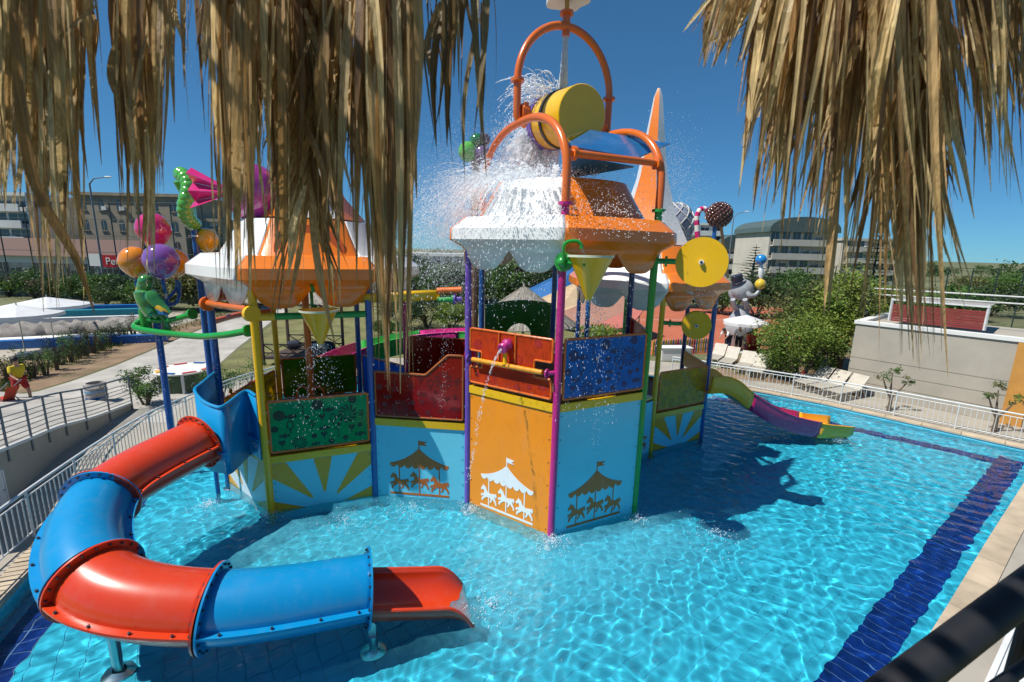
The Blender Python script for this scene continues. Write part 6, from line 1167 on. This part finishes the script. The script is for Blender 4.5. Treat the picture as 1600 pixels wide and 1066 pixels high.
def bunch(label, xt, wt, xb, wb, y0, y1, Ya, Yb, n, wmin=.006, wmax=.026, ytop=-110, fan=0., keep=16, dark=1., curl=.05):
    rt_ = A(xt, ytop - 40, (Ya + Yb) / 2); t = thing('palm_frond', label, 'palm frond', rt_, 'dried palm fronds hanging from the thatch roof'); mass = MB()
    MB().tube([rt_ + V(0, .02, .08), A(xt, ytop + 30, (Ya + Yb) / 2), A(lerp(xt, xb, .4), lerp(ytop, y0, .45), (Ya + Yb) / 2 + .01)], [.014, .011, .006], 7).build('stalk', STRAW if False else mat('frond_stalk', (.30, .19, .08), .6, var=.25, scale=20), t)
    for k in range(n):
        u = rnd(-1, 1); Y = rnd(Ya, Yb); ye = lerp(y0, y1, rnd(0, 1) ** 1.6); xs_ = xt + u * wt / 2; v = u * .75 + rnd(-.4, .4); xe = xb + v * wb / 2
        if fan: s = random.choice((-1, 1)); ys_ = rnd(ytop, y0 * .75); xs_ = xt + rnd(-6, 6); L = rnd(140, 260); xe = xs_ + s * L * rnd(.16, .34) * fan; ye = ys_ + L; ys = ys_
        else: ys = ytop + rnd(-40, 40) if random.random() < .62 else rnd(ytop, y0 * .5)
        xm = lerp(xs_, xe, .5) + rnd(-14, 14); p = [A(xs_, ys, Y), A(xm, lerp(ys, ye, .5), Y + rnd(-curl, curl)), A(xe, ye, Y + rnd(-curl, curl) * 1.5)]
        c = random.choice(STW); q_ = rnd(.7, 1.25) * dark; tone = (c[0] * q_, c[1] * q_, c[2] * q_, 1); w = rnd(wmin, wmax) * (Y / 1.3)
        if random.random() < .36: w *= rnd(.2, .5)
        if k < keep: m_ = MB()
        else: m_ = mass
        m_.tone = tone; strip(m_, p, w, rnd(.15, .6), rnd(-1.3, 1.3), 8, rnd(.25, .7))
        if k < keep: m_.build('leaflet', STRAW, t, 0)
    stuff(mass.build('leaflet_mass', STRAW, t, 0)); return t
bunch('dense palm frond hanging at the extreme left edge of the thatch', 0, 110, 2, 100, 200, 330, 1.1, 1.45, 99)
bunch('long palm frond reaching low over the terrace parasols', 76, 84, 92, 90, 210, 490, 1.1, 1.4, 99)
bunch('thin ragged palm frond with sky gaps left of the apartment block', 140, 80, 146, 96, 90, 320, 1.2, 1.5, 18, .004, .02)
bunch('palm frond hanging above the pink balloon', 222, 84, 224, 74, 170, 340, 1.15, 1.45, 87)
bunch('tapering leaf tips hanging before the balloons', 222, 60, 222, 70, 280, 470, 1.2, 1.45, 28, .006, .022)
bunch('sparse short palm frond above the green twisted ornament', 300, 80, 302, 90, 60, 220, 1.25, 1.55, 22, .004, .02)
bunch('straight palm frond hanging over the wrapped candy', 364, 56, 368, 64, 240, 490, 1.1, 1.4, 99)
bunch('palm frond hanging left of the spire with fine loose fibres', 428, 66, 428, 100, 150, 470, 1.15, 1.45, 91)
bunch('feathered palm frond whose leaflets spread in chevrons before the spire', 482, 60, 482, 120, 430, 500, 1.2, 1.4, 99, fan=1.0)
bunch('palm frond hanging right of the chevron frond', 546, 84, 543, 110, 190, 490, 1.15, 1.45, 108)
bunch('longest palm frond whose pale tips reach the red guard panel', 608, 84, 614, 76, 290, 618, 1.1, 1.4, 125)
bunch('pointed leaf tips toned dark for shade at the right end of the near thatch', 690, 150, 700, 170, 70, 290, 1.25, 1.6, 36, .006, .024, dark=.5)  # shade on these tips is put into the leaflet tone
bunch('short bundle of cut palm leaf ends beside the blue sky', 1190, 110, 1122, 100, 50, 110, 1.3, 1.6, 74)
bunch('stiff fan of cut leaf ends with long hanging strips right of the sky gap', 1250, 80, 1180, 66, 170, 335, 1.25, 1.5, 58, .008, .026)
bunch('sunlit golden palm frond hanging before the white hotel', 1296, 120, 1236, 120, 170, 400, 1.2, 1.5, 108)
bunch('thick palm frond hanging over the olive hedge', 1372, 120, 1322, 130, 240, 510, 1.15, 1.45, 116)
bunch('longest palm frond on the right, its tips over the cream wall', 1412, 120, 1428, 130, 290, 600, 1.15, 1.45, 125)
bunch('feathered palm frond above the maroon shelter', 1440, 60, 1440, 120, 330, 460, 1.2, 1.4, 66, fan=1.0)
bunch('ragged palm frond at the extreme right edge of the thatch', 1540, 150, 1568, 160, 110, 320, 1.2, 1.5, 116)
mb = MB(); mb.tone = (.30, .16, .045, 1); strip(mb, [A(20, 20, 1.0), A(50, 270, 1.0), A(118, 400, 1.0), A(148, 490, 1.0)], .022, .3, .3, 10, .5); tag(mb.build('palm_leaf', STRAW, None, 0), 'single broad orange-brown palm leaf slanting down before the parasols', 'palm leaf')
mb = MB(); mb.tone = (.42, .29, .13, 1); strip(mb, [A(150, 10, 1.1), A(110, 45, 1.1), A(76, 82, 1.1)], .010, .2, .2, 6, .2); tag(mb.build('palm_leaf', STRAW, None, 0), 'thin straw-coloured leaf strip crossing the fringe diagonally near the top left', 'palm leaf')
# roofs the fronds hang from, unseen, added to shade them; gaps set the dapple
def thatch_roof(label, x0, x1, y0, y1, z, n, gap):
    t = thing('thatch_roof', label, 'roof', ((x0 + x1) / 2, (y0 + y1) / 2, z)); mb = MB()
    for _ in range(n):
        if random.random() < gap: continue
        x, y = rnd(x0, x1), rnd(y0, y1); k = rnd(.6, 1.2); mb.tone = (.30 * k, .20 * k, .09 * k, 1); strip(mb, [V(x, y, z + (y1 - y) * .35 + rnd(0, .12)), V(x + rnd(-.06, .06), y + .3, z + (y1 - y - .3) * .35 + rnd(0, .08)), V(x + rnd(-.1, .1), min(y + .6, y1 + .05), z + max(0, (y1 - y - .6)) * .35)], rnd(.03, .07), .2, 0, 4, .2)
    stuff(mb.build('thatch', STRAW, t, 0))
    for x in (x0 + .2, (x0 + x1) / 2, x1 - .2): MB().cyl((x, y0, z + (y1 - y0) * .35 - .05), (x, y1, z - .05), .035, 8).build('rafter', WOOD, t)
    MB().cyl((x0, y1 - .1, z - .03), (x1, y1 - .1, z - .03), .04, 8).build('eave_pole', WOOD, t)
thatch_roof('unseen palm thatch roof above the viewer, added to shade the left fronds', -3.2, .02, -1.2, 1.6, 6.98, 1500, .84)
thatch_roof('unseen palm thatch roof above the viewer, added to shade the right fronds', .62, 3.4, -1.2, 1.6, 6.98, 1300, .84)
# black terrace handrail at the viewer
t = thing('terrace_handrail', 'thick black handrail crossing the bottom right corner', 'handrail', A(1500, 1100, .8))
p, q = A(1330, 1130, .70), A(1680, 862, .98); MB().cyl(p, q, .034, 24).build('top_rail', BLACKR, t)
p2, q2 = A(1475, 1130, .74), A(1700, 972, .98); MB().cyl(p2, q2, .012, 14).build('lower_bar', BLACKR, t)
for f in (.35, .8): a_ = lerp(p, q, f); MB().cyl(a_, a_ - ZU * .9, .014, 10).build('stanchion', BLACKR, t)
# ------------------------------------------------------------------ water in the air
m = bpy.data.materials.new('water_drops'); m.use_nodes = True; N = m.node_tree.nodes; b_ = N['Principled BSDF']; b_.inputs['Base Color'].default_value = (.93, .97, 1, 1); b_.inputs['Roughness'].default_value = .12; b_.inputs['Specular IOR Level'].default_value = .8
tr_n = N.new('ShaderNodeBsdfTranslucent'); tr_n.inputs[0].default_value = (.93, .97, 1, 1); tp_n = N.new('ShaderNodeBsdfTransparent'); mx1 = N.new('ShaderNodeMixShader'); mx1.inputs[0].default_value = .5; mx2 = N.new('ShaderNodeMixShader'); mx2.inputs[0].default_value = .12; Lk = m.node_tree.links
Lk.new(b_.outputs[0], mx1.inputs[1]); Lk.new(tr_n.outputs[0], mx1.inputs[2]); Lk.new(mx1.outputs[0], mx2.inputs[1]); Lk.new(tp_n.outputs[0], mx2.inputs[2]); Lk.new(mx2.outputs[0], N['Material Output'].inputs[0]); DROP = m
def drop(mb, p, r, d=None, st=1.):
    d = (d or Vector((rnd(-1, 1), rnd(-1, 1), rnd(-1, 1)))).normalized(); x = d.orthogonal().normalized(); y = d.cross(x)
    mb.add([p - d * r * st, p + x * r, p + y * r, p - x * r, p - y * r, p + d * r * st], [(0, 2, 1), (0, 3, 2), (0, 4, 3), (0, 1, 4), (5, 1, 2), (5, 2, 3), (5, 3, 4), (5, 4, 1)])
def spray(name, mb, label): return tag(mb.build(name, DROP, None, 60), label, 'water spray', kind='stuff')
# jet into the bucket
mb = MB(); j0, j1 = ct + ZU * zt0, Vector((ct.x - .02, ct.y, piv.z + .58))
for k in range(1500):
    t_ = random.random(); p = lerp(j0, j1, t_); s = .045 + .06 * t_; a = rnd(0, 6.28); rr = s * math.sqrt(random.random()); drop(mb, p + V(rr * math.cos(a), rr * math.sin(a), 0), rnd(.008, .022), V(0, 0, -1), rnd(1.5, 5))
spray('water_jet', mb, 'white jet of water falling from the top pipe into the bucket')
# burst from the mouth, thrown back and to the left, then falling
mouth = piv + mdir * .70
def ballistic(mb, o, v0, T, r, st): p = o + v0 * T + V(0, 0, -4.9 * T * T); v = v0 + V(0, 0, -9.8 * T); drop(mb, p, r, v, st); return p
mb = MB()
for k in range(15000):
    a = rnd(0, 6.28); rr = .55 * math.sqrt(random.random()); o = mouth + ax * (rr * math.cos(a)) + mdir.cross(ax) * (rr * math.sin(a))
    T = rnd(0, 1) ** .8 * .62; v = mdir * rnd(.8, 2.4) + V(rnd(-1.6, .5), rnd(-1.6, .8), rnd(-.3, 1.6)); p = o + v * T + V(0, 0, -4.9 * T * T)
    if p.z < 6.75: continue
    drop(mb, p, rnd(.003, .012) * (1 if random.random() < .93 else 1.7), v + V(0, 0, -9.8 * T), rnd(1, 3.2))
for s in range(80):   # thin threads of water flung upwards
    o = piv + mdir * rnd(.0, .75) + ax * rnd(-.6, .1) + ZU * rnd(.3, .62); v = V(rnd(-2.8, .2), rnd(-.6, 1.2), rnd(.8, 3.2)); n_d = random.randint(14, 34)
    for k in range(n_d): T = .08 + .3 * k / n_d + rnd(0, .012); ballistic(mb, o, v, T, rnd(.006, .017), rnd(1, 2.6))
spray('bucket_splash', mb, 'burst of white water thrown from the tipped bucket')
# splash on the white roof
mb = MB(); rc = Vector((CC[0], CC[1], 0))
for k in range(6500):
    a = R(rnd(150, 300)) if random.random() < .85 else rnd(0, 6.28); rr = rnd(1.0, 2.9); zr_ = 7.48 if rr < 1.6 else lerp(7.48, 6.7, (rr - 1.6) / .6) if rr < 2.2 else 6.68 if rr < 2.5 else lerp(6.68, 6.3, (rr - 2.5) / .3); p = rc + V(rr * math.cos(a), rr * math.sin(a), zr_ + abs(random.gauss(0, .12)) + .03)
    drop(mb, p, rnd(.003, .011), V(math.cos(a), math.sin(a), rnd(-.6, .8)), rnd(1, 2.8))
for k in range(12000):  # spray leaving the roof edge to the left and back
    a = R(rnd(140, 262)); o = rc + V(2.0 * math.cos(a), 2.0 * math.sin(a), 7.3); v = V(math.cos(a), math.sin(a), 0) * rnd(.8, 3.6) + ZU * rnd(-.2, 2.6); T = rnd(.05, .75); p = o + v * T - ZU * 4.9 * T * T
    if p.z < 4.6 or (p - rc).to_2d().length < 2.0 and p.z < 6.8: continue
    drop(mb, p, rnd(.003, .010), v - ZU * 9.8 * T, rnd(1, 3))
for s in range(64):
    a = R(rnd(165, 255)); o = rc + V(1.9 * math.cos(a), 1.9 * math.sin(a), 7.3); v = V(math.cos(a), math.sin(a), 0) * rnd(1, 2.6) + ZU * rnd(.8, 3.0); n_d = random.randint(14, 30)
    for k in range(n_d): ballistic(mb, o, v, .08 + .34 * k / n_d + rnd(0, .012), rnd(.006, .016), rnd(1, 2.4))
spray('roof_splash', mb, 'white splash bouncing off the white roof and over its edge')
# mist of fine drops drifting left and right
mb = MB()
for k in range(52000):
    c = A(random.gauss(706, 38), random.gauss(345, 54), rnd(10.4, 13.6)); drop(mb, c, rnd(.002, .0062))
for k in range(24000):
    c = A(random.gauss(792, 42), random.gauss(268, 40), rnd(11.4, 13.4)); drop(mb, c, rnd(.002, .0058))
spray('splash_mist', mb, 'fine white mist between the bucket tower and the thatch')
mb = MB()
for k in range(2600): drop(mb, A(random.gauss(1048, 24), random.gauss(285, 40), rnd(10.6, 13)), rnd(.003, .009))
for k in range(2200): drop(mb, A(random.gauss(1050, 60), random.gauss(455, 30), rnd(11.5, 14.5)), rnd(.003, .009))
spray('splash_mist', mb, 'fine spray in front of the rear tower and right of the arch')
# connected sheets and ribbons of water
SHEET = DROP.copy(); SHEET.name = 'water_sheet'; SHEET.node_tree.nodes[mx2.name].inputs[0].default_value = .58
nzs = SHEET.node_tree.nodes.new('ShaderNodeTexNoise'); nzs.inputs['Scale'].default_value = 9; nzs.inputs['Detail'].default_value = 5; tcs = SHEET.node_tree.nodes.new('ShaderNodeTexCoord'); rs_ = SHEET.node_tree.nodes.new('ShaderNodeMapRange'); rs_.inputs[1].default_value = .38; rs_.inputs[2].default_value = .62; rs_.inputs[3].default_value = 1.0; rs_.inputs[4].default_value = .12
ls = SHEET.node_tree.links; ls.new(tcs.outputs['Object'], nzs.inputs['Vector']); ls.new(nzs.outputs[0], rs_.inputs[0]); ls.new(rs_.outputs[0], SHEET.node_tree.nodes[mx2.name].inputs[0])
mb = MB()
def ribbon(o, v, T0, T1, w, n_=14):
    vs = []; sdv = Vector((rnd(-1, 1), rnd(-1, 1), rnd(-.3, .3))).normalized()
    for i in range(n_ + 1):
        T = lerp(T0, T1, i / n_); p = o + v * T - ZU * 4.9 * T * T; ww = w * (.35 + .65 * abs(math.sin(i * 1.7 + w * 90))) * (1 - (i / n_) ** 3); q = V(random.gauss(0, .012), random.gauss(0, .012), random.gauss(0, .012)); vs += [p + sdv * ww + q, p - sdv * ww + q]
    mb.add(vs, [(2 * i, 2 * i + 1, 2 * i + 3, 2 * i + 2) for i in range(n_)])
for s in range(300): ribbon(mouth + ax * rnd(-.5, .5) - ZU * rnd(.1, .5), mdir * rnd(.5, 2.0) + V(rnd(-1.2, .3), rnd(-1.4, .5), rnd(-.2, .6)), 0, rnd(.25, .6), rnd(.03, .13))
for s in range(190): a = R(rnd(155, 262)); ribbon(rc + V(1.7 * math.cos(a), 1.7 * math.sin(a), 7.42), V(math.cos(a), math.sin(a), 0) * rnd(.8, 2.6) + ZU * rnd(.2, 2.4), .02, rnd(.2, .5), rnd(.02, .07))
for s in range(60): ribbon(piv + mdir * rnd(.0, .7) + ax * rnd(-.6, .1) + ZU * rnd(.35, .6), V(rnd(-2.2, .1), rnd(-.5, 1), rnd(.6, 2.8)), .02, rnd(.15, .4), rnd(.01, .04))
mb_o = mb.build('water_sheets', SHEET, None, 60); tag(mb_o, 'ragged white sheets and ribbons of water pouring from the bucket mouth', 'water spray', kind='stuff')
# trickles
def trickle(mb, a_, b_, n_, sp=.02, r=(.003, .008), arc=None):
    for k in range(n_): t_ = random.random(); p = lerp(a_, b_, t_ if arc is None else t_); p = p + (ZU * (arc * 4 * t_ * (1 - t_)) if arc else Vector()); drop(mb, p + V(random.gauss(0, sp), random.gauss(0, sp), random.gauss(0, .02)), rnd(*r), V(0, 0, -1), rnd(1, 3))
mb = MB(); nzp = pc + ZU * .42 + dn * .15
for k in range(210): T = .72 * random.random(); p = nzp + dn * (1.6 * T) - ZU * (4.2 * T * T); drop(mb, p + V(random.gauss(0, .008 + .03 * T), random.gauss(0, .01 + .03 * T), random.gauss(0, .01)), rnd(.005, .012), V(.1, -.3, -1), rnd(1, 3.5))
spray('nozzle_stream', mb, 'thin stream arching from the magenta nozzle')
mb = MB(); tb = A(923, 466, 8.62)
for k in range(620): a = rnd(0, 6.28); T = rnd(0, .95); v = V(math.cos(a), math.sin(a), 0) * rnd(.25, .8); p = tb + v * T + ZU * (.5 * T - 3.2 * T * T); drop(mb, p, rnd(.004, .011), v - ZU * 6 * T, rnd(1, 3))
trickle(mb, A(908, 384, 8.6), A(913, 400, 8.6), 60, .012)
spray('cone_trickle', mb, 'water dribbling from the tip of the cone bucket on the magenta post')
mb = MB(); tb = A(498, 540, 9.55)
for k in range(720): a = rnd(0, 6.28); T = rnd(0, .9); v = V(math.cos(a), math.sin(a), 0) * rnd(.3, .95); p = tb + v * T + ZU * (.7 * T - 3.2 * T * T); drop(mb, p, rnd(.003, .009), v - ZU * 6 * T, rnd(1, 3))
spray('cone_trickle', mb, 'water dribbling from the cone bucket of the spire tower')
mb = MB()
for hp_ in (hoop1, hoop2):
    for k in range(8):
        p = hp_[int(len(hp_) * (k + .5) / 8)]; q = p + V(random.gauss(0, .05), random.gauss(0, .1), -(p.z) + .05); trickle(mb, p, q, 60, .025, (.003, .006))
for k in range(7): p = A(600 + 18 * k, 474, 10.25); trickle(mb, p, V(p.x, p.y - .1, 2.4), 60, .03, (.003, .007))
for k in range(9): p = A(750 + 14 * k, 418, rnd(12, 13.4)); trickle(mb, p, V(p.x + rnd(-.2, .2), p.y, 4.4), 50, .02, (.004, .008))
for x0_, y0_, x1_, y1_, Y_ in ((1090, 438, 1096, 480, 9.7), (1070, 480, 1075, 640, 13), (700, 500, 690, 640, 9.9), (985, 430, 955, 640, 8.7), (950, 470, 930, 700, 8.6), (1030, 470, 1032, 600, 12.5)): trickle(mb, A(x0_, y0_, Y_), A(x1_, y1_, Y_), 120, .06, (.003, .007))
for k in range(420): drop(mb, A(rnd(420, 1010), rnd(480, 760), rnd(7.6, 9.2)), rnd(.002, .005))
spray('spray_rain', mb, 'scattered falling drops and trickles round the towers')
# splashes where water meets the pool
mb = MB()
for x, y, s, n_ in ((.95, 8.6, .30, 420), (-.9, 9.7, .3, 260), (-6.95, 9.6, .22, 200), (-5.4, 9.2, .25, 200), (2.95, 9.5, .25, 200), (11.0, 14.45, .18, 220), (-.25, 6.75, .35, 200), (-2.2, 9.7, .5, 200), (4.6, 9.0, .5, 160), (-3.6, 9.1, .5, 200)):
    for k in range(n_): a = rnd(0, 6.28); rr = s * abs(random.gauss(0, 1)); drop(mb, V(x + rr * math.cos(a), y + rr * math.sin(a), abs(random.gauss(0, .07)) * math.exp(-rr / s) + .01), rnd(.005, .014))
spray('pool_splash', mb, 'small splashes where falling water meets the pool')
